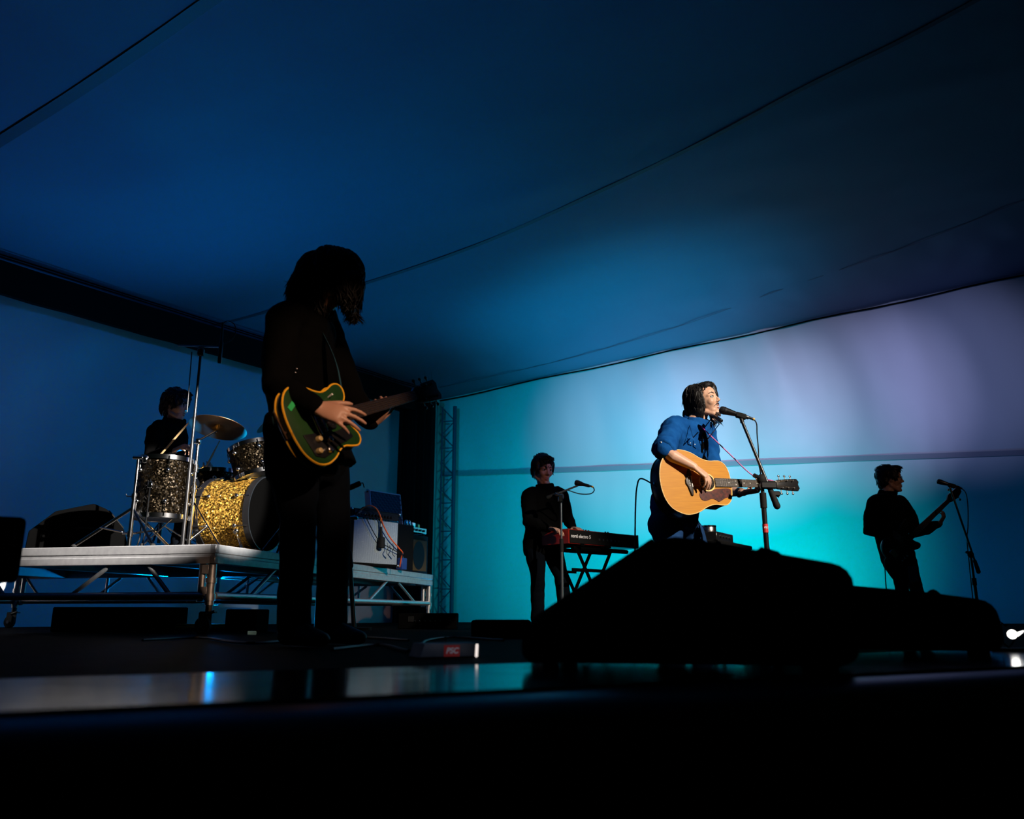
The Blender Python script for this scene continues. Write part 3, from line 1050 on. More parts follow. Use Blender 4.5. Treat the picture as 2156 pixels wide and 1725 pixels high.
part('plug', MB().cyl(m1, m0.lerp(m1, 1.2), 0.008, seg=8), M_BLACK_GLOSS, om)
part('cable', MB().tube(catmull([m0.lerp(m1, 1.15), P(478, 677, 5.48), P(493, 683, 5.5), P(496, 700, 5.52), P(488, 715, 5.53), P(460, 731, 5.51)], 8), 0.004, 6), M_CABLE, om)

# drum stool
st0 = P(347, 1020, 6.42); st0.z = Z_TOP
sto = thing('drum_stool', 'round black drum stool under the drummer', 'stool', st0)
part('seat', MB().lathe([(0.05, 0.44), (0.16, 0.445), (0.18, 0.47), (0.178, 0.505), (0.14, 0.522), (0.01, 0.527)], Matrix.Translation(st0), 28), M_VINYL, sto)
part('pole', MB().cyl(st0 + V((0, 0, 0.12)), st0 + V((0, 0, 0.445)), 0.014), M_CHROME, sto)
tripod(sto, st0, Z_TOP + 0.28, 0.24, Z_TOP, (0.2, 2.3, 4.4))
# ------------------------------------------------------------------ people
def skin_mat(name, c1, c2):
    m = mat(name, c1, 0.45, spec=0.4, color2=c2, noise_scale=14, bump=0.05, bump_scale=200)
    b = m.node_tree.nodes['Principled BSDF']
    b.inputs['Subsurface Weight'].default_value = 0.08
    b.inputs['Subsurface Radius'].default_value = (0.02, 0.008, 0.005)
    return m


M_SKIN = skin_mat('skin', (0.58, 0.33, 0.22), (0.66, 0.40, 0.28))
M_SKIN_DARK = skin_mat('tan_skin', (0.40, 0.21, 0.14), (0.46, 0.26, 0.18))
M_HAIR = mat('black_hair', (0.006, 0.005, 0.005), 0.5, spec=0.3)
M_BEARD = mat('dark_beard', (0.03, 0.014, 0.010), 0.6)
M_DENIM = mat('blue_denim_shirt', (0.004, 0.055, 0.22), 0.9, color2=(0.008, 0.085, 0.30), noise_scale=12, bump=0.3, bump_scale=260, spec=0.05)
M_JEANS = mat('dark_blue_jeans', (0.010, 0.035, 0.10), 0.9, color2=(0.014, 0.050, 0.15), noise_scale=10, bump=0.3, bump_scale=240, spec=0.05)
M_BLACKSHIRT = mat('black_shirt', (0.0022, 0.0022, 0.0022), 0.95, spec=0.03)
M_BLACKJEANS = mat('black_jeans', (0.002, 0.003, 0.005), 0.95, spec=0.04)
M_SHOE = mat('black_shoe', (0.006, 0.006, 0.006), 0.6, spec=0.25)
M_EYE = mat('eye_white', (0.42, 0.40, 0.38), 0.3)
M_IRIS = mat('dark_iris', (0.012, 0.007, 0.005), 0.2)
M_LIP = mat('lips', (0.42, 0.15, 0.13), 0.45)
M_TEETH = mat('teeth', (0.8, 0.76, 0.7), 0.3)


def head_pieces(mb, H, neck_base, s=1.0, mouth=0.0):
    def W(x, y, z):
        return H @ V((x * s, y * s, z * s))
    rot = H.to_3x3()
    def B(c, r):
        mb.ball(W(*c), tuple(q * s for q in r), seg=20, rg=14, rot=rot)
    B((-0.014, 0, 0.034), (0.096, 0.074, 0.086))
    B((0.022, 0, -0.012), (0.064, 0.062, 0.080))
    B((0.030, 0, 0.040), (0.055, 0.056, 0.052))
    for y in (-1, 1):
        B((0.050, y * 0.034, -0.020), (0.029, 0.026, 0.030))
        mb.limb([W(-0.028, y * 0.056, -0.030), W(-0.012, y * 0.054, -0.064), W(0.045, y * 0.024, -0.100)], [0.017 * s, 0.018 * s, 0.018 * s], 10)
        B((-0.006, y * 0.074, -0.006), (0.020, 0.009, 0.031))
        mb.limb([W(0.072, y * 0.014, 0.026), W(0.069, y * 0.034, 0.028), W(0.052, y * 0.050, 0.020)], [0.010 * s, 0.011 * s, 0.009 * s], 8)
        B((0.087, y * 0.010, -0.027), (0.010, 0.008, 0.0075))
        mb.limb([W(0.071, y * 0.019, 0.0145), W(0.072, y * 0.031, 0.0165), W(0.062, y * 0.043, 0.012)], [0.0045 * s] * 3, 8)
    mb.limb([W(0.078, 0, 0.020), W(0.087, 0, 0.0), W(0.099, 0, -0.021)], [0.0085 * s, 0.0085 * s, 0.0105 * s], 10)
    B((0.056, 0, -0.058), (0.028, 0.033, 0.034))
    B((0.040, 0, -0.076), (0.038, 0.044, 0.034))
    B((0.064, 0, -0.100), (0.019, 0.021, 0.017))
    # neck
    nb = V(neck_base)
    a = W(-0.020, 0, -0.045)
    mb.limb([a, a.lerp(nb, 0.5), nb], [(0.056 * s, 0.052 * s), (0.054 * s, 0.05 * s), (0.062 * s, 0.058 * s)], 14, rot @ V((0, 1, 0)))


def hand_pieces(mb, Wp, D, N, right, curls=None, thumb=None, s=1.0, spread=0.10, fingers=True):
    Wp = V(Wp); D = V(D).normalized(); N = V(N); N = (N - D * N.dot(D)).normalized()
    T = D.cross(N) if right else -D.cross(N)
    curls = curls or [(0.35, 0.45, 0.3)] * 4
    mb.limb([Wp - D * 0.01 * s, Wp + D * 0.03 * s, Wp + D * 0.065 * s, Wp + D * 0.088 * s],
            [(0.026 * s, 0.019 * s), (0.036 * s, 0.017 * s), (0.041 * s, 0.0155 * s), (0.040 * s, 0.0125 * s)], 14, T)
    offs = (0.031, 0.0105, -0.0105, -0.030)
    fwd = (0.086, 0.091, 0.087, 0.078)
    lens = ((0.044, 0.026, 0.021), (0.048, 0.030, 0.022), (0.045, 0.028, 0.021), (0.035, 0.021, 0.019))
    tips = []
    for i in range(4):
        p = Wp + D * fwd[i] * s + T * offs[i] * s
        pts = [p - D * 0.012 * s, p]
        ang = 0
        for j in range(3):
            ang += curls[i][j]
            d = (D * math.cos(ang) + N * math.sin(ang) + T * spread * (1.5 - i) / 1.5 * math.cos(ang)).normalized()
            p = p + d * lens[i][j] * s
            pts.append(p)
        k = 0.92 if i == 3 else 1.0
        mb.limb(pts, [0.0095 * s * k, 0.0098 * s * k, 0.0088 * s * k, 0.0082 * s * k, 0.0066 * s * k], 9)
        tips.append(p)
    th = thumb or (0.55, 0.75, 0.28)
    p = Wp + D * 0.022 * s + T * 0.022 * s + N * 0.006 * s
    d1 = (D * th[0] + T * th[1] + N * th[2]).normalized()
    d2 = (d1 + D * 0.25 + N * 0.12).normalized()
    d3 = (d2 + D * 0.2 + N * 0.1).normalized()
    pts = [p, p + d1 * 0.042 * s]
    pts.append(pts[-1] + d2 * 0.032 * s)
    pts.append(pts[-1] + d3 * 0.024 * s)
    mb.limb(pts, [0.0165 * s, 0.0125 * s, 0.0105 * s, 0.0080 * s], 10)
    return tips


def torso_rings(mb, pts, axes, ab, seg=24):
    """pts: centres bottom to top; axes: across vectors; ab: (half width, half depth)"""
    rings = []
    n = len(pts)
    for i in range(n):
        t = (V(pts[min(i + 1, n - 1)]) - V(pts[max(i - 1, 0)])).normalized()
        a = V(axes[i]); a = (a - t * a.dot(t)).normalized()
        b = t.cross(a)
        rings.append([V(pts[i]) + a * (ab[i][0] * math.copysign(abs(math.cos(x)) ** 0.85, math.cos(x))) + b * (ab[i][1] * math.copysign(abs(math.sin(x)) ** 0.85, math.sin(x)))
                      for x in [2 * PI * k / seg for k in range(seg)]])
    mb.rings(rings, True)


def spine_of(J, n=13):
    """centre line from the crotch to the base of the neck, with the across vector at each step"""
    c = catmull([J['crotch'], J['pelvis'], J['waist'], J['chest'], J['neck']], 4)
    h = (J['hip_l'] - J['hip_r']).normalized(); s = (J['sh_l'] - J['sh_r']).normalized()
    m = len(c)
    return c, [h.lerp(s, i / (m - 1)) for i in range(m)]


def person(name, label, base, J, skin, clothes, hands, head, s=1.0, voxel=0.007, girth=1.0, sleeves='long', shirt_hem=0.22,
           collar=True, leg_r=1.0, wr=0.006, arm_r=1.0, face=True):
    """clothes: dict of materials shirt, trousers, shoes"""
    t = thing(name, label, 'person', V(base))
    H = head['H']
    mb = MB()
    head_pieces(mb, H, J['neck'] + V((0, 0, 0.01)), head.get('s', 1.0))
    c, ax = spine_of(J)
    n = len(c)
    prof = []
    for i in range(n):
        q = i / (n - 1)
        W_ = [(0.0, 0.125, 0.10), (0.15, 0.165, 0.115), (0.32, 0.165, 0.115), (0.5, 0.150, 0.108), (0.70, 0.170, 0.118), (0.86, 0.170, 0.105), (0.95, 0.115, 0.085), (1.0, 0.070, 0.065)]
        for k in range(len(W_) - 1):
            if W_[k][0] <= q <= W_[k + 1][0]:
                f = (q - W_[k][0]) / (W_[k + 1][0] - W_[k][0])
                prof.append(((W_[k][1] * (1 - f) + W_[k + 1][1] * f) * s, (W_[k][2] * (1 - f) + W_[k + 1][2] * f) * s))
                break
    torso_rings(mb, c, ax, [(a * 0.86, b * 0.84) for a, b in prof])
    for sd in 'lr':
        sh, el, wr_ = J['sh_' + sd], J['el_' + sd], J['wr_' + sd]
        mb.limb([J['chest'].lerp(sh, 0.5), sh], [0.062 * s, 0.055 * s], 12)
        e2 = el.lerp(wr_, 0.3)
        mb.limb([sh, sh.lerp(el, 0.45), el, e2, el.lerp(wr_, 0.7), wr_],
                [0.052 * s * arm_r, 0.047 * s * arm_r, 0.040 * s * arm_r, 0.041 * s * arm_r, 0.031 * s * arm_r, 0.025 * s * arm_r], 14)
        hp, kn, an = J['hip_' + sd], J['kn_' + sd], J['an_' + sd]
        mb.limb([J['pelvis'].lerp(hp, 0.6), hp, hp.lerp(kn, 0.5), kn, kn.lerp(an, 0.35), an],
                [0.075 * s, 0.078 * s, 0.066 * s, 0.05 * s, 0.046 * s, 0.034 * s], 12)
        hd = hands[sd]
        hand_pieces(mb, wr_, hd['D'], hd['N'], sd == 'r', hd.get('curls'), hd.get('thumb'), s * hd.get('s', 1.0), hd.get('spread', 0.10))
    body = part('body', blob(mb, voxel, 3), skin, t)
    # shirt or jacket
    sb_ = MB()
    i0 = max(0, int(shirt_hem * (n - 1)))
    ease = 0.016
    torso_rings(sb_, c[i0:n - 1] + [c[n - 2].lerp(c[n - 1], 0.7)], ax[i0:n],
                [((a + ease) * girth, (b + ease) * girth) for a, b in prof[i0:n - 1]] + [(0.085 * s, 0.078 * s)])
    if collar:
        nk = J['neck']
        up = (H.translation - nk).normalized()
        sb_.rings([[nk + up * h + (ax[-1] * math.cos(x) * r + up.cross(ax[-1]).normalized() * math.sin(x) * r) for x in [2 * PI * k / 20 for k in range(20)]]
                   for h, r in ((-0.02, 0.098 * s), (0.045, 0.086 * s), (0.050, 0.070 * s), (-0.02, 0.064 * s), (-0.02, 0.098 * s))], False)
    for sd in 'lr':
        sh, el, wr_ = J['sh_' + sd], J['el_' + sd], J['wr_' + sd]
        sb_.limb([J['chest'].lerp(J['neck'], 0.6).lerp(sh, 0.35), sh.lerp(J['neck'], 0.18), sh], [0.075 * s * girth, 0.078 * s * girth, 0.074 * s * girth], 14)
        if sleeves == 'long':
            sb_.limb([sh, sh.lerp(el, 0.5), el, el.lerp(wr_, 0.45), el.lerp(wr_, 0.92)],
                     [0.074 * s * girth, 0.064 * s * girth * arm_r, 0.058 * s * arm_r, 0.052 * s * arm_r, 0.038 * s], 14)
        else:
            sb_.limb([sh, sh.lerp(el, 0.5), sh.lerp(el, 0.80), sh.lerp(el, 0.92)],
                     [0.074 * s * girth, 0.070 * s * girth, 0.069 * s * girth, 0.064 * s], 14)
    part('shirt', blob(sb_, 0.008, 3, wr, 10, len(name)), clothes['shirt'], t)
    tr = MB()
    torso_rings(tr, [c[0] - (c[1] - c[0]) * 0.25] + c[:7], [ax[0]] + ax[:7], [(0.10 * s, 0.09 * s)] + [(a + 0.010, b + 0.012) for a, b in prof[:7]])
    for sd in 'lr':
        hp, kn, an = J['hip_' + sd], J['kn_' + sd], J['an_' + sd]
        tr.limb([hp, hp.lerp(kn, 0.35), hp.lerp(kn, 0.8), kn, kn.lerp(an, 0.4), kn.lerp(an, 0.8), kn.lerp(an, 0.97)],
                [0.102 * s * leg_r, 0.092 * s * leg_r, 0.074 * s * leg_r, 0.069 * s * leg_r, 0.066 * s * leg_r, 0.062 * s * leg_r, 0.064 * s * leg_r], 14)
    part('trousers', blob(tr, 0.009, 3, wr * 0.9, 9, len(name) + 3), clothes['trousers'], t)
    for sd in 'lr':
        an = J['an_' + sd]; td = V(J['toe_' + sd]).normalized()
        fz = J.get('floor', 0.0)
        so = MB()
        hl = V((an.x, an.y, fz + 0.045)) - td * 0.045
        so.limb([hl, V((an.x, an.y, fz + 0.05)) + td * 0.03, V((an.x, an.y, fz + 0.038)) + td * 0.11, V((an.x, an.y, fz + 0.030)) + td * 0.175],
                [(0.036, 0.042), (0.040, 0.046), (0.046, 0.036), (0.038, 0.027)], 14, td.cross(V((0, 0, 1))))
        so.limb([V((an.x, an.y, fz + 0.05)), an + V((0, 0, 0.02))], [0.045, 0.043], 12)
        shm = blob(so, 0.007, 2)
        for v in shm.vertices:
            v.co.z = max(v.co.z, fz + 0.002)
        part('shoe', shm, clothes.get('shoes', M_SHOE), t)
    if face:
        for y in (-1, 1):
            k = head.get('s', 1.0)
            e = H @ V((0.0655 * k, y * 0.0315 * k, 0.0065 * k))
            eo = part('eye', MB().ball(e, 0.0138 * k, seg=14, rg=10), M_EYE, t)
            fd = (H.to_3x3() @ V((1, 0, 0)))
            part('iris', MB().ball(e + fd * 0.0082 * k, 0.0075 * k, seg=10, rg=8), M_IRIS, eo)
            ls = MB()
            ls.limb([H @ V((0.0785 * k, y * 0.020 * k, 0.0115 * k)), H @ V((0.0805 * k, y * 0.031 * k, 0.0140 * k)), H @ V((0.0705 * k, y * 0.045 * k, 0.0085 * k))], [0.0018 * k, 0.0026 * k, 0.0016 * k], 6)
            part('eyelashes', ls, M_HAIR, t)
            br = MB()
            br.limb([H @ V((0.081 * k, y * 0.013 * k, 0.030 * k)), H @ V((0.078 * k, y * 0.030 * k, 0.036 * k)), H @ V((0.061 * k, y * 0.049 * k, 0.030 * k))], [0.0035 * k, 0.004 * k, 0.0022 * k], 8)
            part('eyebrow', br, M_HAIR, t)
        lp = MB()
        k = head.get('s', 1.0)
        lp.limb([H @ V((0.070 * k, -0.024 * k, -0.058 * k)), H @ V((0.085 * k, -0.008 * k, -0.0545 * k)), H @ V((0.085 * k, 0.008 * k, -0.0545 * k)), H @ V((0.070 * k, 0.024 * k, -0.058 * k))], [0.0025, 0.0048, 0.0048, 0.0025], 8)
        lp.limb([H @ V((0.068 * k, -0.021 * k, -0.0625 * k)), H @ V((0.0825 * k, -0.007 * k, -0.070 * k)), H @ V((0.0825 * k, 0.007 * k, -0.070 * k)), H @ V((0.068 * k, 0.021 * k, -0.0625 * k))], [0.0025, 0.0052, 0.0052, 0.0025], 8)
        part('lips', blob(lp, 0.0022, 1), M_LIP, t)
    return t


def hair_mass(t, H, balls, rng, n=900, length=0.05, r=0.0035, flow=None, face=0.055, keep=None, curl=0.004, m=None, voxel=0.006):
    """solid hair volume from ellipsoids in the frame of the head, with fine strands over it"""
    m = m or M_HAIR
    rot = H.to_3x3()
    mb = MB()
    for c, rr in balls:
        mb.ball(H @ V(c), rr, seg=20, rg=14, rot=rot)
    part('hair', blob(mb, voxel, 4, 0.003, 30, 1), m, t)
    lk = MB()
    k = 0
    tries = 0
    while k < n and tries < n * 12:
        tries += 1
        c, rr = balls[rng.randrange(len(balls))]
        d = V((rng.gauss(0, 1), rng.gauss(0, 1), rng.gauss(0, 1))).normalized()
        p = V(c) + V((d.x * rr[0], d.y * rr[1], d.z * rr[2]))
        if any(sum(((p[i] - c2[i]) / (r2[i])) ** 2 for i in range(3)) < 0.92 for c2, r2 in balls if c2 is not c):
            continue
        if keep is not None and not keep(p):
            continue
        nrm_ = V((d.x / rr[0], d.y / rr[1], d.z / rr[2])).normalized()
        fl = V(flow(p)) if flow else V((-0.3, 0, -1))
        tg = (fl - nrm_ * fl.dot(nrm_))
        tg = tg.normalized() if tg.length > 0.05 else V((0, 0, -1))
        L = length * rng.uniform(0.6, 1.4)
        C_ = V(c)
        q = p.copy()
        pts = [H @ (p - nrm_ * 0.006)]
        ph = rng.uniform(0, 6.28)
        lift = rng.uniform(1.005, 1.05)
        free = False
        dirv = tg
        for j in range(1, 6):
            if not free:
                dq = q - C_
                nn_ = V((dq.x / rr[0] ** 2, dq.y / rr[1] ** 2, dq.z / rr[2] ** 2)).normalized()
                if nn_.dot(fl.normalized()) > 0.35:
                    free = True
                    dirv = (dirv + fl.normalized() * 0.5).normalized()
                else:
                    t2 = fl - nn_ * fl.dot(nn_)
                    if t2.length > 0.05: dirv = t2.normalized()
            q = q + dirv * (L / 5)
            if not free:
                dq = q - C_
                ee = math.sqrt(sum((dq[i] / rr[i]) ** 2 for i in range(3)))
                q = C_ + dq / ee * lift
            sdv = nrm_.cross(dirv)
            pts.append(H @ (q + sdv * curl * math.sin(ph + j * 0.9) * j / 5))
        lk.tube(pts, [r, r * 1.1, r, r * 0.85, r * 0.6, r * 0.15], 5)
        k += 1
    o = part('hair_strands', lk, m, t)
    o['kind'] = 'stuff'


def lock(mb, p, d0, length, rng, r=0.012, grav=V((0, 0, -1)), g=1.0, curl=0.010, n=8, avoid=None):
    """one tapering strand that starts at p in direction d0 and falls"""
    p = V(p); d = V(d0).normalized()
    pts = [p]
    ph = rng.uniform(0, 6.28); sd = perp(d)
    for i in range(n):
        d = (d + grav * g * (1.6 / n)).normalized()
        p = p + d * (length / n)
        w = math.sin(ph + i * 1.2) * curl * (i / n)
        pts.append(p + sd * w)
    rs = [r * (0.55 + 0.45 * math.sin(PI * min(1, (i / n) * 1.2))) * (1 - 0.8 * (i / n) ** 2.2) for i in range(n + 1)]
    mb.tube(pts, rs, 6)


def short_hair(t, H, rng, s=1.0, n=900, vol=0.0):
    balls = [((-0.026 * s, 0, 0.042 * s), ((0.098 + vol) * s, (0.081 + vol) * s, (0.090 + vol) * s)),
             ((-0.055 * s, 0, -0.008 * s), ((0.060 + vol) * s, (0.074 + vol) * s, (0.070 + vol) * s)),
             ((0.034 * s, 0, 0.088 * s), (0.052 * s, 0.062 * s, 0.034 * s)),
             ((0.005 * s, -0.066 * s, 0.035 * s), (0.040 * s, 0.022 * s, 0.050 * s)),
             ((0.005 * s, 0.066 * s, 0.035 * s), (0.040 * s, 0.022 * s, 0.050 * s))]
    hair_mass(t, H, balls, rng, n, 0.030 * s, 0.0035, lambda p: (0.5 if p.x > 0.02 else -0.4, 0, -0.8 if p.z < 0.1 else 0.15), curl=0.003)
# ------------------------------------------------------------------ guitars
def wood_mat(name, c1, c2, scale, rough=0.25, coat=0.3, edge=None):
    m = bpy.data.materials.new(name)
    m.use_nodes = True
    nt = m.node_tree
    b = nt.nodes['Principled BSDF']
    tc = nt.nodes.new('ShaderNodeTexCoord')
    mp = nt.nodes.new('ShaderNodeMapping')
    mp.inputs['Scale'].default_value = scale
    nt.links.new(tc.outputs['Object'], mp.inputs['Vector'])
    n = nt.nodes.new('ShaderNodeTexNoise')
    n.inputs['Scale'].default_value = 6
    n.inputs['Detail'].default_value = 6
    nt.links.new(mp.outputs['Vector'], n.inputs['Vector'])
    cr = nt.nodes.new('ShaderNodeValToRGB')
    cr.color_ramp.elements[0].position = 0.3
    cr.color_ramp.elements[0].color = (*c1, 1)
    cr.color_ramp.elements[1].position = 0.7
    cr.color_ramp.elements[1].color = (*c2, 1)
    nt.links.new(n.outputs['Fac'], cr.inputs['Fac'])
    nt.links.new(cr.outputs['Color'], b.inputs['Base Color'])
    b.inputs['Roughness'].default_value = rough
    b.inputs['Specular IOR Level'].default_value = 0.18
    b.inputs['Coat Weight'].default_value = coat
    b.inputs['Coat Roughness'].default_value = 0.15
    return m


M_SPRUCE = wood_mat('aged_spruce_top', (0.40, 0.150, 0.004), (0.54, 0.235, 0.010), (1.2, 40, 1.2), 0.45, 0.0)
M_MAHOG = wood_mat('dark_mahogany', (0.035, 0.012, 0.005), (0.07, 0.025, 0.010), (2, 30, 2), 0.3)
M_ROSE = mat('rosewood', (0.020, 0.012, 0.009), 0.5)
M_BIND = mat('aged_binding', (0.80, 0.52, 0.16), 0.4)
M_TORT = mat('tortoise_guard', (0.030, 0.006, 0.005), 0.25, color2=(0.11, 0.018, 0.010), noise_scale=45)
M_PEARL = mat('pearl_dots', (0.8, 0.8, 0.76), 0.3)
M_STRING = mat('bronze_strings', (0.6, 0.45, 0.28), 0.3, metal=1.0)
M_NICKEL = mat('nickel', (0.68, 0.64, 0.60), 0.22, metal=1.0)
M_HOLE = mat('soundhole_dark', (0.004, 0.003, 0.002), 0.9)


def outline(half, n=5):
    """closed outline from the upper half (x, w) points, tail first"""
    up = catmull([V((x, w, 0)) for x, w in half], n)
    lo = [V((p.x, -p.y, 0)) for p in reversed(up[1:-1])]
    return [(p.x, p.y) for p in up + lo][::-1]


def acoustic_guitar(M):
    t = thing('acoustic_guitar', 'amber acoustic guitar with tortoise pickguard held by the singer', 'guitar', M)
    half = [(-0.335, 0.0), (-0.330, 0.055), (-0.312, 0.115), (-0.272, 0.168), (-0.205, 0.199), (-0.150, 0.203), (-0.085, 0.186), (-0.03, 0.157),
            (0.01, 0.143), (0.045, 0.139), (0.085, 0.142), (0.118, 0.140), (0.146, 0.122), (0.164, 0.092), (0.173, 0.05), (0.175, 0.0)]
    ol = outline(half)
    D_ = 0.112
    part('body', MB().prism(ol, -D_, -0.004, rnd=0.004), M_MAHOG, t, True)
    top = part('top', MB().prism([(x * 0.992, y * 0.988) for x, y in ol], -0.006, 0.0), M_SPRUCE, t, True)
    for z in (-0.001, -D_ + 0.001):
        pts = [V((x, y, z)) for x, y in ol]
        part('binding', MB().tube(pts + [pts[0], pts[1]], 0.0030, 6), M_BIND, t, True)
    part('soundhole', MB().lathe([(0.0005, 0.0012), (0.049, 0.0012), (0.049, -0.002), (0.0005, -0.002)], None, 32), M_HOLE, t, True)
    part('rosette', MB().rings([[V((r * math.cos(2 * PI * k / 40), r * math.sin(2 * PI * k / 40), z)) for k in range(40)] for r, z in ((0.050, 0.0005), (0.051, 0.0022), (0.058, 0.0022), (0.059, 0.0005))], False), M_BIND, t, True)
    pg = catmull([V(p) for p in ((0.060, -0.040, 0), (0.152, -0.036, 0), (0.163, -0.060, 0), (0.150, -0.088, 0), (0.115, -0.098, 0), (0.088, -0.112, 0), (0.062, -0.122, 0), (0.045, -0.112, 0),
                                (0.015, -0.104, 0), (-0.030, -0.118, 0), (-0.062, -0.108, 0), (-0.070, -0.075, 0), (-0.052, -0.048, 0), (-0.048, -0.02, 0))], 4)
    arc = [V((0.0595 * math.cos(a), 0.0595 * math.sin(a), 0)) for a in [R(200 + 12 * k) for k in range(10)]]
    poly = [(p.x, p.y) for p in pg + arc]
    part('pickguard', MB().prism(poly, 0.0003, 0.0028), M_TORT, t, True)
    br = [(-0.158, 0.012), (-0.146, 0.030), (-0.130, 0.085), (-0.118, 0.088), (-0.112, 0.05), (-0.112, -0.05), (-0.118, -0.088), (-0.130, -0.085), (-0.146, -0.030), (-0.158, -0.012)]
    b = part('bridge', MB().prism(br, 0.0, 0.010, rnd=0.002), M_ROSE, t, True)
    part('saddle', MB().box((-0.119, 0, 0.012), (0.004, 0.072, 0.006)), M_PEARL, b, True)
    for k in range(6):
        part('bridge_pin', MB().ball((-0.136, (k - 2.5) * 0.0118, 0.011), (0.0042, 0.0042, 0.004), seg=8, rg=6), M_PEARL, b, True)
    XN = 0.51                                   # nut
    nk = MB()
    prof = []
    for x, w in ((0.10, 0.027), (0.17, 0.027), (XN, 0.0215)):
        h = 0.020 if x > 0.16 else 0.012
        prof.append([V((x, w * math.cos(a), -h * math.sin(a) * 1.0 + 0.003)) for a in [PI * k / 10 for k in range(11)]])
    nk.rings(prof, True)
    nk.box((0.163, 0, -0.05), (0.03, 0.05, 0.08), bevel=0.006)
    part('neck', nk, M_MAHOG, t, True)
    fb_ = part('fretboard', MB().prism([(0.055, 0.028), (XN, 0.0218), (XN, -0.0218), (0.055, -0.028)], 0.003, 0.0095), M_ROSE, t, True)
    L = 0.628
    for f in range(1, 20):
        x = XN - L * (1 - 2 ** (-f / 12))
        if x < 0.06: break
        w = 0.0218 + (0.028 - 0.0218) * (XN - x) / (XN - 0.055)
        part('fret', MB().box((x, 0, 0.0103), (0.0017, w * 2, 0.0014)), M_NICKEL, fb_, True)
    for f in (3, 5, 7, 9, 12, 15):
        x = XN - L * (1 - 2 ** (-(f - 0.5) / 12))
        for yy in ((-0.012, 0.012) if f == 12 else (0.0,)):
            part('fret_marker', MB().lathe([(0.0033, 0.0096), (0.0033, 0.0101), (0.0005, 0.0102)], Matrix.Translation((x, yy, 0)), 10), M_PEARL, fb_, True)
    hd = [(XN, 0.022), (XN + 0.02, 0.030), (XN + 0.10, 0.037), (XN + 0.175, 0.040), (XN + 0.19, 0.022), (XN + 0.182, 0.0), (XN + 0.19, -0.022), (XN + 0.175, -0.040), (XN + 0.10, -0.037), (XN + 0.02, -0.030), (XN, -0.022)]
    hs_ = part('headstock', MB().prism(hd[::-1], -0.010, 0.006, rnd=0.002), M_BLACK_GLOSS, t, True)
    for k in range(3):
        for sgn in (-1, 1):
            x = XN + 0.045 + 0.045 * k
            tu = part('tuner', MB().cyl((x, sgn * 0.024, 0.006), (x, sgn * 0.024, 0.020), 0.0045, seg=8).cyl((x, sgn * 0.030, -0.004), (x, sgn * 0.052, -0.004), 0.003, seg=8), M_NICKEL, hs_, True)
            part('tuner_button', MB().ball((x, sgn * 0.058, -0.004), (0.009, 0.008, 0.0045), seg=10, rg=8), M_NICKEL, hs_, True)
    part('nut', MB().box((XN + 0.002, 0, 0.0105), (0.004, 0.043, 0.006)), M_PEARL, fb_, True)
    for k in range(6):
        y0 = (k - 2.5) * 0.0108; y1 = (k - 2.5) * 0.0074
        part('string', MB().cyl((-0.132, y0, 0.014), (XN, y1, 0.0135), 0.00055 + 0.0003 * (k / 5), seg=5).cyl((XN, y1, 0.0135), (XN + 0.045 + 0.045 * (k % 3), (-1 if k < 3 else 1) * 0.024, 0.014), 0.0006, seg=5), M_STRING, t, True)
    part('strap_button', MB().lathe([(0.004, 0.0), (0.004, 0.008), (0.008, 0.010), (0.008, 0.014)], axis_frame((-0.334, 0, -0.055), (-1, 0, 0)), 12), M_NICKEL, t, True)
    return t


GX = V((math.cos(R(21)), math.sin(R(21)), 0.03)).normalized()
GZ = V((math.sin(R(21)), -math.cos(R(21)), 0.12))
GM = frame(GX, GZ, P(1489, 1016, 5.03))
guitar = acoustic_guitar(GM)


def G(x, y, z):
    return GM @ V((x, y, z))


# thin magenta cord strap from the headstock to the singer's shoulder
cord = MB()
cord.tube(catmull([P(1478, 898, 5.26), P(1484, 906, 5.16), P(1536, 956, 5.17), P(1586, 1002, 5.17), G(0.515, 0.024, -0.008), G(0.515, -0.01, -0.013)], 6), 0.0042, 6)
M_CORD = mat('magenta_cord', (0.55, 0.05, 0.32), 0.55)
part('strap', cord, M_CORD, guitar, label='magenta cord strap')
# capo on the neck by the hand
cp = thing('capo', 'chrome clamp capo on the neck of the acoustic guitar', 'capo', G(0.375, 0, 0.01))
part('bar', MB().limb([G(0.375, 0.030, 0.018), G(0.375, -0.026, 0.018)], [0.005, 0.005], 8), M_NICKEL, cp)
part('clamp_arm', MB().tube([G(0.375, -0.028, 0.018), G(0.38, -0.036, 0.0), G(0.39, -0.040, -0.026), G(0.38, -0.01, -0.032)], 0.004, 8), M_NICKEL, cp)
part('screw', MB().cyl(G(0.378, 0.026, 0.02), G(0.42, 0.018, 0.026), 0.0035, seg=8), M_NICKEL, cp)


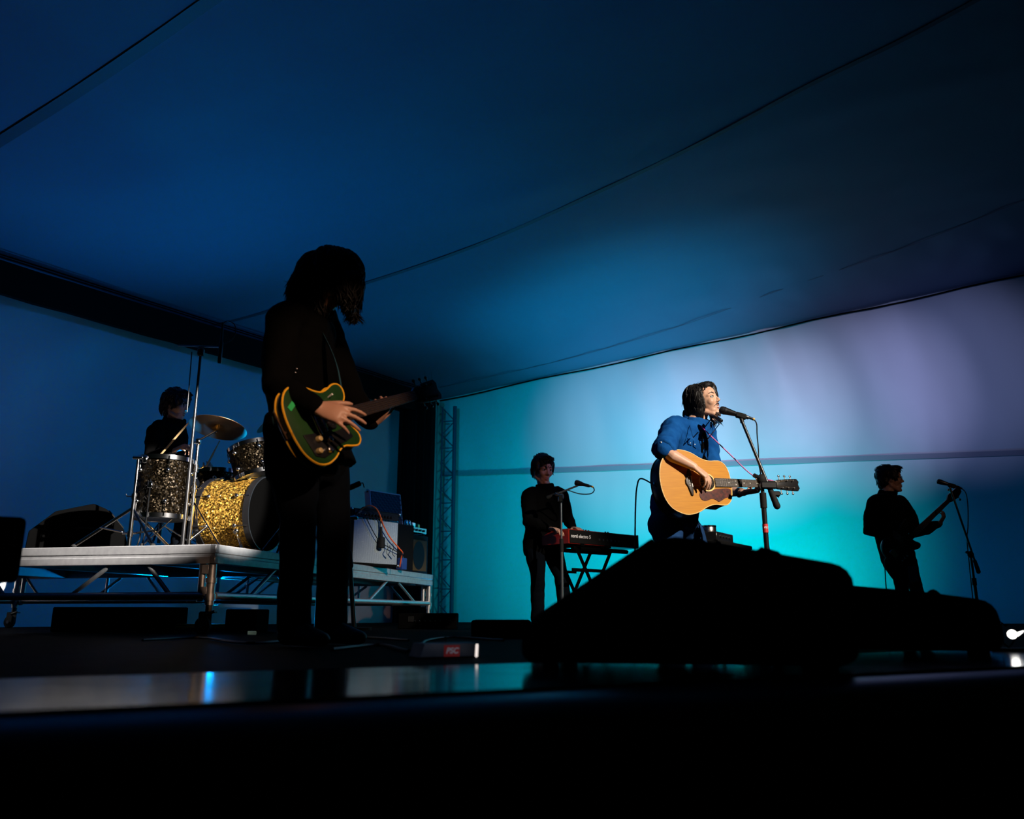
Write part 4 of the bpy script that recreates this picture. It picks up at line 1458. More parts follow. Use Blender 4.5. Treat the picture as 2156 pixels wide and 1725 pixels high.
# ------------------------------------------------------------------ the singer
rng = random.Random(4)
JS = dict(
    neck=P(1463, 892, 5.31), chest=P(1444, 935, 5.33), waist=P(1424, 1022, 5.35), pelvis=P(1421, 1082, 5.35), crotch=P(1421, 1112, 5.35),
    sh_r=P(1416, 903, 5.19), sh_l=P(1484, 908, 5.50),
    el_r=P(1396, 950, 4.94), wr_r=P(1461, 983, 4.945),
    el_l=P(1508, 1033, 5.50), wr_l=P(1566, 1037, 5.27),
    hip_r=P(1399, 1105, 5.28), hip_l=P(1438, 1105, 5.44))
JS['crotch'] = V((JS['pelvis'].x, JS['pelvis'].y, JS['pelvis'].z - 0.10))
for sd, dx, dy in (('r', -0.02, -0.05), ('l', 0.08, 0.06)):
    h = JS['hip_' + sd]
    JS['kn_' + sd] = V((h.x + dx + 0.06, h.y + dy - 0.02, 0.47))
    JS['an_' + sd] = V((h.x + dx, h.y + dy, 0.07))
    JS['toe_' + sd] = V((0.85, -0.5, 0))
HS = frame(V((0.77, -0.61, 0.16)), V((-0.14, -0.10, 1)), P(1483, 845, 5.30))
singer = person('person', 'singer in a blue denim shirt with long dark hair and an acoustic guitar',
                (JS['pelvis'].x, JS['pelvis'].y, 0), JS, M_SKIN, dict(shirt=M_DENIM, trousers=M_JEANS),
                dict(r=dict(D=V((0.80, 0.02, -0.60)), N=V((-0.50, 0.55, -0.72)), curls=[(0.35, 0.5, 0.35), (0.5, 0.5, 0.35), (0.6, 0.5, 0.35), (0.65, 0.5, 0.4)], thumb=(0.8, 0.4, 0.35)),
                     l=dict(D=V((0.90, -0.42, 0.05)), N=V((-0.25, 0.15, 0.95)), curls=[(0.9, 0.8, 0.5), (1.0, 0.8, 0.5), (1.05, 0.8, 0.5), (1.1, 0.8, 0.5)], thumb=(0.5, 0.5, 0.8))),
                dict(H=HS), voxel=0.0045, sleeves='short', shirt_hem=0.24, leg_r=1.02, wr=0.012)
# hair: parted, wavy, down to the collar
rot = HS.to_3x3()
hb1 = [((-0.040, 0, 0.042), (0.096, 0.090, 0.090)), ((-0.066, 0, -0.025), (0.074, 0.088, 0.095)), ((-0.085, 0.0, -0.085), (0.064, 0.085, 0.052)), ((-0.105, 0.0, -0.060), (0.058, 0.082, 0.062)),
       ((0.028, 0.010, 0.096), (0.052, 0.058, 0.030)), ((-0.012, -0.074, 0.000), (0.040, 0.026, 0.085)), ((-0.025, -0.078, -0.060), (0.036, 0.024, 0.045)),
       ((0.052, 0.052, 0.048), (0.034, 0.028, 0.075)), ((0.020, 0.070, -0.01), (0.034, 0.026, 0.10))]
hair_mass(singer, HS, hb1, rng, 1500, 0.070, 0.0032, lambda p: (-0.35, 0.0, -1) if p.z < 0.08 else (-0.35, 0.3 if p.y > 0 else -0.3, -0.8), curl=0.010,
          keep=lambda p: not (p.x > 0.068) and not (p.x > 0.045 and p.z < 0.085 and p.y < 0.045))
lk = MB()
for i in range(60):                            # loose ends at the collar and nape
    p = V((-0.10 + rng.uniform(-0.03, 0.05), rng.uniform(-0.08, 0.08), -0.09 + rng.uniform(-0.02, 0.02)))
    lock(lk, HS @ p, rot @ V((-0.5, rng.uniform(-0.4, 0.4), -0.9)), rng.uniform(0.04, 0.075), rng, 0.003, V((0, 0, -1)), 0.3, 0.014, 6)
for i in range(14):                            # wisps on the crown
    p = V((-0.02 + rng.uniform(-0.05, 0.05), rng.uniform(-0.04, 0.04), 0.125))
    lock(lk, HS @ p, rot @ V((-0.6, rng.uniform(-0.4, 0.4), 0.5)), rng.uniform(0.03, 0.05), rng, 0.0012, V((0, 0, -1)), 1.0, 0.006, 6)
part('hair_ends', lk, M_HAIR, singer)['kind'] = 'stuff'
# beard, moustache, teeth
bd = MB()
bd.ball(HS @ V((0.064, 0, -0.108)), (0.022, 0.022, 0.016), seg=14, rg=10, rot=rot)
bd.ball(HS @ V((0.040, 0, -0.114)), (0.024, 0.020, 0.010), seg=14, rg=10, rot=rot)
for i in range(90):
    y = rng.uniform(-0.026, 0.026)
    p = V((0.078 - abs(y) * 0.55 + rng.uniform(-0.012, 0.003), y, -0.098 - rng.uniform(0, 0.018) + abs(y) * 0.15))
    lock(bd, HS @ p, rot @ V((0.7, y * 6, -0.9)), rng.uniform(0.012, 0.026) - abs(y) * 0.25, rng, 0.0035, rot @ V((-0.3, 0, -1)), 0.8, 0.002, 4)
part('beard', bd, M_BEARD, singer)['kind'] = 'stuff'
mu = MB()
for sgn in (-1, 1):
    mu.limb([HS @ V((0.0885, sgn * 0.003, -0.043)), HS @ V((0.083, sgn * 0.016, -0.046)), HS @ V((0.071, sgn * 0.030, -0.056))], [0.0036, 0.0042, 0.0018], 8)
part('moustache', blob(mu, 0.0018, 1), M_BEARD, singer)
part('teeth', MB().limb([HS @ V((0.075, -0.014, -0.0605)), HS @ V((0.0825, 0, -0.0615)), HS @ V((0.075, 0.014, -0.0605))], [0.0035, 0.0045, 0.0035], 8), M_TEETH, singer)
# black vest in the open placket, pearl snaps, cuffs, belt
f_ = (JS['sh_l'] - JS['sh_r']); f_ = V((f_.y, -f_.x, 0)).normalized()
if f_.x < 0: f_ = -f_
vb = P(1487, 960, 5.12)


def near_surface(obj_mesh_owner, px, py, push=0.0):
    """first hit of the camera ray through a pixel on one built part"""
    o = obj_mesh_owner
    inv = root_matrix(o).inverted()
    a = inv @ V((0, 0, CAMZ)); d = (inv.to_3x3() @ ray(px, py)).normalized()
    ok, loc, nrm_, _ = o.ray_cast(a, d)
    if not ok:
        return None, None
    m = root_matrix(o)
    return m @ loc, (m.to_3x3() @ nrm_).normalized()


bpy.context.view_layer.update()
shirt = [c for c in singer.children if c.name.startswith('shirt')][0]
for (x, y) in ((1453, 933), (1462, 936), (1467, 876), (1392, 932)):
    p, nn = near_surface(shirt, x, y)
    if p is not None:
        part('snap_button', MB().ball(p + nn * 0.002, 0.0055, seg=8, rg=6), M_PEARL, singer)
fl_ = MB()
for (x0, x1) in ((1447, 1456), (1457, 1466)):
    pass
for poly in ([(1448, 922), (1458, 925), (1456, 938), (1449, 936)], [(1459, 928), (1469, 931), (1465, 944), (1459, 940)]):
    pts = []
    for q in poly:
        p, nn = near_surface(shirt, *q)
        if p is not None: pts.append((p, nn))
    if len(pts) == 4:
        mb = MB()
        mb.rings([[p + n_ * 0.001 for p, n_ in pts], [p + n_ * 0.007 for p, n_ in pts]], True)
        part('pocket_flap', mb, M_DENIM, singer)
vest = []
for q in [(1478, 912), (1484, 908), (1490, 930), (1493, 952), (1488, 972), (1478, 972), (1476, 950), (1477, 930)]:
    p, nn = near_surface(shirt, *q)
    if p is not None: vest.append(p + nn * 0.004)
if len(vest) > 3:
    mb = MB()
    cv = sum(vest, V((0, 0, 0))) / len(vest)
    mb.rings([[p - V((0, 0.004, 0)) for p in vest], [p + V((0, 0.01, 0)) for p in vest]], True)
    part('vest', mb, M_BLACKSHIRT, singer, label='black vest in the open shirt front')
for sd in 'r':
    sh, el = JS['sh_r'], JS['el_r']
    part('rolled_cuff', blob(MB().tube([sh.lerp(el, 0.74), sh.lerp(el, 0.84), sh.lerp(el, 0.97), sh.lerp(el, 1.0)], [0.070, 0.075, 0.074, 0.062], 20), 0.006, 2, 0.006, 14), M_DENIM, singer)
wl_ = JS['el_l'].lerp(JS['wr_l'], 0.86); dl_ = (JS['wr_l'] - JS['el_l']).normalized()
part('wristwatch', MB().tube([wl_ - dl_ * 0.012, wl_ + dl_ * 0.012], 0.0295, 18).ball(wl_ + V((-0.01, -0.012, -0.03)), (0.014, 0.014, 0.008), seg=10, rg=6), M_BLACK_GLOSS, singer, label='black wristwatch')

# harmonica in its neck holder
hm = thing('harmonica_holder', 'wire harmonica holder around the neck of the singer', 'harmonica holder', JS['neck'])
h0, h1 = P(1500, 876, 5.17), P(1516, 888, 5.05)
h2 = P(1497, 880, 5.16)
part('harmonica', MB().box((0, 0, 0), (0.108, 0.026, 0.020), frame(h1 - h0, V((0.2, -0.3, 1)), h0.lerp(h1, 0.5) + V((0.012, 0, 0.0))), bevel=0.003), M_BLACK_GLOSS, hm)
part('clamp_plate', MB().box((0, 0, 0), (0.115, 0.030, 0.003), frame(h1 - h0, V((0.2, -0.3, 1)), h0.lerp(h1, 0.5) + V((0.004, 0, -0.018))), bevel=0.001), M_CHROME, hm)
for a, b in ((P(1497, 882, 5.16), P(1484, 900, 5.18)), (P(1515, 892, 5.06), P(1490, 925, 5.16)), (P(1470, 910, 5.10), P(1459, 922, 5.10))):
    part('arm', MB().cyl(a, b, 0.0035, seg=8), M_CHROME, hm)
part('neck_wire', MB().tube(catmull([P(1459, 922, 5.10), P(1452, 895, 5.16), P(1451, 878, 5.26), P(1462, 872, 5.38), P(1480, 878, 5.42), P(1490, 900, 5.32), P(1490, 925, 5.17)], 6), 0.002, 6), M_CHROME, hm)

# ------------------------------------------------------------------ microphones
def vocal_mic(name, label, tip, tail, r=0.024):
    t = thing(name, label, 'microphone', tip)
    d = (tail - tip)
    L = d.length
    M = axis_frame(tip, d)
    part('grille', MB().lathe([(0.006, 0.0), (r * 0.8, 0.006), (r, 0.018), (r, 0.034), (r * 0.92, 0.050)], M, 20), mat('mic_mesh', (0.02, 0.02, 0.022), 0.5, metal=0.5), t)
    part('band', MB().lathe([(r * 1.03, 0.033), (r * 1.03, 0.038)], M, 20), M_BLACK_GLOSS, t)
    part('body', MB().lathe([(r * 0.9, 0.050), (r * 0.88, 0.056), (r * 0.62, L * 0.55), (r * 0.48, L - 0.005), (r * 0.36, L)], M, 20), M_BLACK_GLOSS, t)
    return t


def mic_stand(name, label, foot, z_clutch, boom_a, boom_b, base='tripod', mt=None, rp=0.012, cat='mic stand', az=(0.3, 2.4, 4.5), fr=0.62):
    """straight stand with a boom arm from boom_a (mic end) to boom_b (weight end)"""
    mt = mt or M_BLACK_GLOSS
    t = thing(name, label, cat, V((foot.x, foot.y, foot.z)))
    c = V((foot.x, foot.y, 0))
    zf = foot.z
    part('lower_tube', MB().cyl(c + V((0, 0, zf + 0.05)), c + V((0, 0, zf + (z_clutch - zf) * fr)), rp * 1.1), mt, t)
    part('sleeve', MB().cyl(c + V((0, 0, zf + (z_clutch - zf) * (fr - 0.05))), c + V((0, 0, zf + (z_clutch - zf) * (fr + 0.05))), rp * 1.5, seg=12), M_RUBBER, t)
    part('upper_tube', MB().cyl(c + V((0, 0, zf + (z_clutch - zf) * fr)), c + V((0, 0, z_clutch)), rp * 0.8), mt, t)
    part('boom_arm', MB().cyl(boom_a, boom_b, rp * 0.72, seg=10), mt, t)
    d = (boom_b - boom_a).normalized()
    part('counterweight', MB().limb([boom_b - d * 0.10, boom_b], [rp * 1.25, rp * 1.5], 10), M_RUBBER, t)
    q = c + V((0, 0, z_clutch))
    part('clutch', MB().ball(q, (0.030, 0.024, 0.034), seg=12, rg=8), M_RUBBER, t)
    part('clutch_knob', MB().cyl(q + V((-0.02, -0.02, 0.01)), q + V((-0.055, -0.035, 0.02)), 0.010, 0.014, 8), M_BLACK_GLOSS, t)
    tripod(t, foot, zf + 0.16, 0.30, zf, az, mt, 0.008, False)
    return t


sm = vocal_mic('vocal_mic', 'black vocal microphone right in front of the singer mouth', P(1514, 862, 5.06), P(1577, 880, 5.02), 0.025)
part('plug', MB().cyl(P(1576, 879, 5.02), P(1586, 883, 5.02), 0.0085, seg=10), M_BLACK_GLOSS, sm)
part('ring', MB().cyl(P(1585, 882, 5.02), P(1588, 884, 5.02), 0.0088, seg=10), M_YELLOW, sm, label='yellow cable ring')
cab = catmull([P(1587, 883, 5.02), P(1593, 893, 5.02), P(1594, 915, 5.02), P(1597, 950, 5.02), P(1597, 972, 5.0), P(1601, 995, 4.99), P(1606, 1030, 4.98), P(1612, 1110, 4.96), P(1622, 1172, 4.95), P(1634, 1260, 4.94), P(1650, 1320, 4.9), floor_pt(1700, 1345)], 6)
part('cable', MB().tube(cab, 0.0038, 6), M_CABLE, sm)
sf = P(1606, 1040, 4.95); foot_s = V((sf.x, sf.y, 0))
sst = mic_stand('boom_mic_stand', 'black boom microphone stand in front of the singer', foot_s, P(1604, 1010, 4.95).z, P(1561, 884, 5.02), P(1636, 1066, 4.93), rp=0.0135, fr=0.86)
part('mic_clip', MB().box((0, 0, 0), (0.07, 0.036, 0.036), frame(P(1577, 880, 5.02) - P(1514, 862, 5.06), V((0, 0, 1)), P(1560, 876, 5.03)), bevel=0.008), M_RUBBER, sst)
part('swivel', MB().cyl(P(1560, 878, 5.03), P(1563, 890, 5.02), 0.012, seg=10), M_RUBBER, sst)
lb = part('label', MB().cyl(V((foot_s.x, foot_s.y, P(1610, 1122, 4.95).z)), V((foot_s.x, foot_s.y, P(1610, 1104, 4.95).z)), 0.0168, seg=18), M_RED, sst, label='red sticker with white letters')


def text_part(txt, size, M, m, parent, name='lettering', shear=0.0, depth=0.0004, bold=0.0):
    cu = bpy.data.curves.new(name, 'FONT')
    cu.body = txt
    cu.size = size
    cu.align_x = 'CENTER'; cu.align_y = 'CENTER'
    cu.extrude = depth
    cu.shear = shear
    cu.offset = bold
    o = bpy.data.objects.new('tmp_text', cu)
    COL.objects.link(o)
    dg = bpy.context.evaluated_depsgraph_get()
    me = bpy.data.meshes.new_from_object(o.evaluated_get(dg))
    bpy.data.objects.remove(o)
    me.transform(M)
    me.name = name
    return part(name, me, m, parent)


lz = P(1610, 1113, 4.95).z
text_part('PSC', 0.015, frame(V((1, 0, 0)), V((0, -1, 0)), V((foot_s.x, foot_s.y - 0.0172, lz + 0.004))), M_WHITE, lb, shear=0.2, bold=0.0004)
# clip-on pick and phone holder on the stand
ph = part('accessory_clamp', MB().box(P(1618, 1022, 4.93), (0.10, 0.03, 0.045), bevel=0.008).box(P(1634, 1040, 4.94), (0.05, 0.025, 0.03), bevel=0.006), M_BLACK_GLOSS, sst)
part('accessory_arm', MB().cyl(P(1600, 1017, 4.95), P(1640, 1047, 4.95), 0.006, seg=8), M_BLACK_GLOSS, sst)
# ------------------------------------------------------------------ foreground guitarist
M_GREEN = mat('dark_green_lacquer', (0.012, 0.045, 0.010), 0.30, spec=0.5, coat=0.3)
M_GOLDBIND = mat('yellow_binding', (0.85, 0.42, 0.02), 0.35)
M_TAPE = mat('green_tape', (0.02, 0.40, 0.10), 0.5)
M_LEATHER = mat('brown_leather', (0.10, 0.045, 0.018), 0.6)
M_TEAL = mat('teal_webbing', (0.01, 0.06, 0.075), 0.8)
M_KNOB = mat('amber_knob', (0.45, 0.33, 0.14), 0.35)

B0 = P(674, 889, 2.985)                           # bridge of the electric guitar


def solve_tip(px, py, length, lo=3.0, hi=4.6):
    for _ in range(40):
        mid = (lo + hi) / 2
        if (P(px, py, mid) - B0).length < length: lo = mid
        else: hi = mid
    return P(px, py, lo)


TIP = solve_tip(916, 821, 0.80)
EX = (TIP - B0).normalized()
EZ = V((EX.y, -EX.x, 0.30))
EM = frame(EX, EZ, B0)


def E(x, y, z):
    return EM @ V((x, y, z))


def electric_guitar():
    t = thing('electric_guitar', 'dark green electric guitar with yellow binding slung on the foreground guitarist', 'guitar', EM)
    pts = [(-0.175, 0.0), (-0.172, 0.05), (-0.155, 0.105), (-0.115, 0.148), (-0.06, 0.163), (0.0, 0.150), (0.05, 0.125), (0.09, 0.115), (0.13, 0.122), (0.17, 0.135), (0.205, 0.132),
           (0.222, 0.108), (0.212, 0.075), (0.185, 0.050), (0.165, 0.030), (0.168, 0.0), (0.165, -0.030), (0.178, -0.055), (0.195, -0.085), (0.192, -0.112), (0.165, -0.130), (0.125, -0.126), (0.085, -0.118),
           (0.045, -0.126), (0.0, -0.150), (-0.06, -0.163), (-0.115, -0.148), (-0.155, -0.105), (-0.172, -0.05)]
    c = catmull([V((x * 0.9, y * 0.97, 0)) for x, y in pts + [pts[0]]], 4)[:-1]
    ol = [(p.x, p.y) for p in c][::-1]
    part('body', MB().prism(ol, -0.045, 0.0, rnd=0.006), M_GREEN, t, True)
    for z in (-0.003, -0.042):
        q = [V((x, y, z)) for x, y in ol]
        part('binding', MB().tube(q + q[:2], 0.0042, 6), M_GOLDBIND, t, True)
    pgp = [(-0.115, -0.03), (-0.06, -0.035), (0.0, -0.05), (0.06, -0.05), (0.12, -0.045), (0.135, -0.09), (0.09, -0.100), (0.04, -0.105), (-0.01, -0.125), (-0.06, -0.135), (-0.10, -0.118)]
    part('pickguard', MB().prism(pgp, 0.0005, 0.004, rnd=0.001), M_BLACK_GLOSS, t, True)
    for x in (0.045, 0.13):
        pu = part('pickup', MB().box((x, 0, 0.006), (0.038, 0.080, 0.013), bevel=0.004), M_BLACK_GLOSS, t, True)
        for k in range(6):
            part('pole_piece', MB().ball((x, (k - 2.5) * 0.0105, 0.0125), (0.0028, 0.0028, 0.0018), seg=8, rg=5), M_NICKEL, pu, True)
    br = part('bridge', MB().box((0.0, 0, 0.010), (0.016, 0.088, 0.016), bevel=0.004), M_NICKEL, t, True)
    part('stop_bar', MB().limb([(-0.035, 0.045, 0.011), (-0.035, -0.045, 0.011)], [0.0075, 0.0075], 10), M_NICKEL, t, True)
    for i, (x, y) in enumerate(((-0.055, -0.062), (-0.005, -0.075), (-0.080, -0.105), (-0.03, -0.112))):
        part('control_knob', MB().lathe([(0.0125, 0.004), (0.0125, 0.010), (0.010, 0.020), (0.006, 0.022)], Matrix.Translation((x, y, 0)), 14), M_NICKEL if i % 2 else M_KNOB, t, True)
    part('switch', MB().cyl((0.10, 0.085, 0.0), (0.105, 0.088, 0.022), 0.003, 0.005, 8), M_PEARL, t, True)
    XN = 0.628
    prof = []
    for x, w in ((0.13, 0.028), (0.2, 0.027), (XN, 0.0215)):
        prof.append([V((x, w * math.cos(a), -0.021 * math.sin(a) + 0.002)) for a in [PI * k / 10 for k in range(11)]])
    part('neck', MB().rings(prof, True), M_MAHOG, t, True)
    fb_ = part('fretboard', MB().prism([(0.155, 0.028), (XN, 0.0218), (XN, -0.0218), (0.155, -0.028)], 0.002, 0.008), M_ROSE, t, True)
    for f in range(1, 22):
        x = XN - 0.628 * (1 - 2 ** (-f / 12))
        part('fret', MB().box((x, 0, 0.0085), (0.0018, 0.045, 0.0014)), M_NICKEL, fb_, True)
    hd = [(XN, 0.022), (XN + 0.025, 0.036), (XN + 0.10, 0.046), (XN + 0.185, 0.050), (XN + 0.20, 0.03), (XN + 0.19, 0.0), (XN + 0.20, -0.03), (XN + 0.185, -0.050), (XN + 0.10, -0.046), (XN + 0.025, -0.036), (XN, -0.022)]
    hs_ = part('headstock', MB().prism(hd[::-1], -0.012, 0.004, rnd=0.002), M_BLACK_GLOSS, t, True)
    for k in range(3):
        for sg in (-1, 1):
            x = XN + 0.05 + 0.05 * k
            part('tuner', MB().cyl((x, sg * 0.03, 0.003), (x, sg * 0.03, 0.018), 0.005, seg=8).cyl((x, sg * 0.035, -0.005), (x, sg * 0.062, -0.005), 0.003, seg=8), M_NICKEL, hs_, True)
            part('tuner_button', MB().ball((x, sg * 0.066, -0.005), (0.010, 0.009, 0.005), seg=10, rg=8), M_BLACK_GLOSS, hs_, True)
    for k in range(6):
        part('string', MB().cyl((-0.035, (k - 2.5) * 0.0105, 0.018), (XN, (k - 2.5) * 0.0074, 0.0118), 0.0006 + 0.0002 * k / 5, seg=5), M_NICKEL, t, True)
    for k, (dx, a) in enumerate(((0.02, 1.15), (0.035, 1.35), (0.03, 0.9))):       # clipped string ends at the headstock
        part('string_end', MB().tube([V((XN + 0.05 + 0.05 * k, 0.03, 0.016)), V((XN + 0.06 + 0.05 * k, 0.05 + dx, 0.03)), V((XN + 0.05 + 0.05 * k + dx, 0.075 + dx, 0.02))], 0.0005, 4), M_NICKEL, hs_, True)
    part('strap_button', MB().lathe([(0.004, 0.0), (0.004, 0.008), (0.008, 0.010), (0.008, 0.014)], axis_frame((-0.157, 0, -0.022), (-1, 0, 0)), 12), M_NICKEL, t, True)
    part('strap_end', MB().box((0, 0, 0), (0.11, 0.045, 0.004), frame(E(-0.175, 0.09, -0.02) - E(-0.17, 0.0, -0.022), V((-1, -0.2, 0)), E(-0.172, 0.03, -0.022)), bevel=0.0015), M_LEATHER, t, label='brown leather strap end')
    part('tape', MB().box((0, 0, 0), (0.040, 0.020, 0.0012), EM @ Matrix.Translation((-0.105, 0.085, 0.0015)) @ Matrix.Rotation(0.5, 4, 'Z')), M_TAPE, t, label='bright green tape patch')
    return t


eg = electric_guitar()
rng = random.Random(8)
JG = dict(neck=P(655, 652, 3.24), chest=P(632, 735, 3.27), waist=P(640, 870, 3.30), pelvis=P(650, 962, 3.31),
          sh_r=P(598, 676, 3.08), sh_l=P(676, 672, 3.44), el_r=P(584, 815, 2.98), wr_r=P(668, 858, 2.90),
          el_l=P(742, 838, 3.42), wr_l=P(783, 892, 3.385), hip_r=P(618, 985, 3.20), hip_l=P(683, 985, 3.40))
JG['crotch'] = V((JG['pelvis'].x, JG['pelvis'].y, JG['pelvis'].z - 0.11))
for sd, px, Y, kx in (('r', 618, 3.18, 618), ('l', 694, 3.40, 694)):
    k_ = P(kx, 1150, Y)
    a_ = P(px + (0 if sd == 'r' else 4), 1320, Y)
    JG['kn_' + sd] = V((k_.x + 0.02, k_.y - 0.03, 0.47))
    JG['an_' + sd] = V((a_.x, Y, 0.075))
    JG['toe_' + sd] = V((0.75, -0.66, 0))
HG = frame(V((0.62, -0.42, -0.62)), V((0.5, -0.25, 0.8)), P(697, 600, 3.20))
gdir = EX
guitarist = person('person', 'foreground guitarist in black with long hair over the face, head bowed', (JG['pelvis'].x, JG['pelvis'].y, 0), JG, M_SKIN_DARK,
                   dict(shirt=M_BLACKSHIRT, trousers=M_BLACKJEANS),
                   dict(r=dict(D=(P(715, 872, 2.90) - P(668, 858, 2.90)), N=V((-0.35, 0.9, -0.25)), curls=[(0.2, 0.35, 0.2), (0.25, 0.3, 0.2), (0.3, 0.3, 0.2), (0.35, 0.35, 0.2)], thumb=(0.75, 0.6, 0.2), spread=0.22),
                        l=dict(D=V((0.50, -0.45, 0.62)), N=V((-0.1, 0.6, 0.75)), curls=[(0.7, 0.9, 0.6), (0.8, 0.9, 0.6), (0.85, 0.9, 0.6), (0.9, 0.9, 0.6)], thumb=(0.6, 0.5, 0.5), s=0.92)),
                   dict(H=HG), voxel=0.0055, girth=1.0, shirt_hem=0.10, leg_r=1.0, wr=0.006)
rot = HG.to_3x3()
inv_ = HG.inverted()


def gl(px, py, Y, r):
    return (tuple(inv_ @ P(px, py, Y)), (r, r, r))


hb2 = [((-0.026, 0, 0.045), (0.116, 0.104, 0.110)), gl(676, 580, 3.24, 0.105), gl(655, 600, 3.22, 0.085), gl(715, 575, 3.2, 0.10), gl(733, 600, 3.16, 0.066),
       gl(737, 622, 3.22, 0.050), gl(641, 605, 3.2, 0.055), gl(670, 630, 3.22, 0.07), gl(742, 645, 3.24, 0.022), gl(690, 545, 3.2, 0.055)]
dn = inv_.to_3x3() @ V((0, 0, -1))
lf = inv_.to_3x3() @ V((-1, 0, 0))
hair_mass(guitarist, HG, hb2, rng, 2000, 0.060, 0.0034, lambda p: dn + (lf * 0.7 if (HG @ p).x < P(670, 600, 3.2).x else -lf * 0.1), curl=0.014, voxel=0.008)
lk = MB()
for i in range(46):                          # flicked ends at the nape
    p = P(rng.uniform(614, 640), rng.uniform(590, 625), 3.2 + rng.uniform(-0.05, 0.05))
    lock(lk, p + V((0.03, 0, 0)), V((-1, rng.uniform(-0.3, 0.3), rng.uniform(-0.3, 0.5))), rng.uniform(0.04, 0.07), rng, 0.0035, V((-0.3, 0, -0.2)), 0.5, 0.012, 6)
for i in range(40):                          # curls that hang past the face
    p = P(rng.uniform(722, 752), rng.uniform(628, 645), 3.2 + rng.uniform(-0.06, 0.06))
    lock(lk, p, V((rng.uniform(-0.2, 0.3), 0, -1)), rng.uniform(0.03, 0.055), rng, 0.0035, V((-0.5, 0, -1)), 0.9, 0.014, 6)
part('hair_ends', lk, M_HAIR, guitarist)['kind'] = 'stuff'
# jacket skirt that flares at the right hip, studded belt, ring and bracelet
sk_ = MB()
c0 = JG['waist'].lerp(JG['pelvis'], 0.35)
axh = (JG['hip_l'] - JG['hip_r']).normalized()
torso_rings(sk_, [JG['waist'], c0, JG['pelvis'], JG['pelvis'] + V((0.02, 0, -0.06))], [axh] * 4, [(0.165, 0.135), (0.18, 0.145), (0.195, 0.155), (0.20, 0.16)])
part('jacket_hem', blob(sk_, 0.009, 3, 0.006, 8, 2), M_BLACKSHIRT, guitarist)
bpy.context.view_layer.update()
gsh = [c for c in guitarist.children if c.name.startswith('shirt')][0]
for (x, y) in ((625, 777), (622, 785)):
    p, nn = near_surface(gsh, x, y)
    if p is not None:
        part('snap_button', MB().ball(p + nn * 0.001, 0.0055, seg=8, rg=6), M_CHROME, guitarist)
wd_ = (JG['wr_r'] - JG['el_r']).normalized()
part('bracelet', MB().tube([JG['wr_r'] - wd_ * 0.022, JG['wr_r'] - wd_ * 0.010], 0.0315, 18), M_CHROME, guitarist, label='silver bracelet')
# strap over the shoulder
part('strap', MB().tube(catmull([E(-0.19, 0.05, -0.03), P(588, 828, 3.02), P(572, 780, 3.08), P(566, 720, 3.16), P(596, 655, 3.22), P(640, 648, 3.22), P(672, 690, 3.20), P(706, 760, 3.16), E(0.22, 0.11, -0.02)], 6), 0.024, 6, True, 0.10, V((0, -1, 0.3))), M_TEAL, eg, label='dark teal webbing strap')

# ------------------------------------------------------------------ keyboard player
rng = random.Random(12)
YK = 7.8
JK = dict(neck=P(1147, 1030, YK), chest=P(1146, 1062, YK + .02), waist=P(1143, 1118, YK + .02), pelvis=P(1142, 1152, YK + .02),
          sh_r=P(1115, 1046, YK - .08), sh_l=P(1180, 1045, YK + .1), el_r=P(1112, 1098, YK - .18), wr_r=P(1158, 1114, YK - .30),
          el_l=P(1194, 1090, YK), wr_l=P(1206, 1113, YK - .14), hip_r=P(1127, 1160, YK - .05), hip_l=P(1163, 1160, YK + .09))
JK['crotch'] = V((JK['pelvis'].x, JK['pelvis'].y, JK['pelvis'].z - 0.10))
for sd, kx, ax_, dy in (('r', 1132, 1132, -.05), ('l', 1182, 1192, .09)):
    k_ = P(kx, 1235, YK + dy); JK['kn_' + sd] = V((k_.x, k_.y - 0.03, 0.46))
    a_ = P(ax_, 1310, YK + dy); JK['an_' + sd] = V((a_.x, a_.y + 0.03, 0.075))
    JK['toe_' + sd] = V((0.5, -0.86, 0))
HK = frame(V((0.42, -0.86, -0.26)), V((0.10, -0.22, 0.97)), P(1144, 990, YK - .02))
keyp = person('person', 'keyboard player in a black shirt looking down, behind the red keyboard', (JK['pelvis'].x, JK['pelvis'].y, 0), JK, M_SKIN_DARK,
              dict(shirt=M_BLACKSHIRT, trousers=M_BLACKJEANS),
              dict(r=dict(D=V((0.6, -0.75, -0.1)), N=V((0, -0.1, -1))), l=dict(D=V((0.5, -0.8, -0.1)), N=V((0, -0.1, -1)))),
              dict(H=HK, s=1.13), voxel=0.006, girth=1.08, shirt_hem=0.12, leg_r=0.98, wr=0.007)
short_hair(keyp, HK, rng, 1.17, 700, 0.006)

# red stage keyboard seen from its back edge
M_REDK = mat('red_lacquer', (0.32, 0.012, 0.006), 0.4, coat=0.2)
k0 = P(1197, 1131, 7.40)
kx = V((0.74, 0.67, 0)).normalized()
ky = V((-kx.y, kx.x, 0))
KM = Matrix((kx, ky, V((0, 0, 1)))).transposed().to_4x4()
KM.translation = V((k0.x, k0.y, 0))
zk0, zk1 = P(1197, 1144, 7.40).z, P(1197, 1114, 7.40).z
LK, DK = 0.98, 0.34
kb = thing('stage_keyboard', 'red stage keyboard with white lettering on its black back panel', 'keyboard', KM)
zc = (zk0 + zk1) / 2; hk = zk1 - zk0
part('case', MB().prism([(0, zk0), (DK, zk0), (DK, zk0 + hk * 0.55), (DK * 0.62, zk1 - 0.004), (0, zk1)][::-1], 0.012, LK - 0.012, Matrix(((0, 0, 1, 0), (1, 0, 0, 0), (0, 1, 0, 0), (0, 0, 0, 1)))), M_REDK, kb, True)
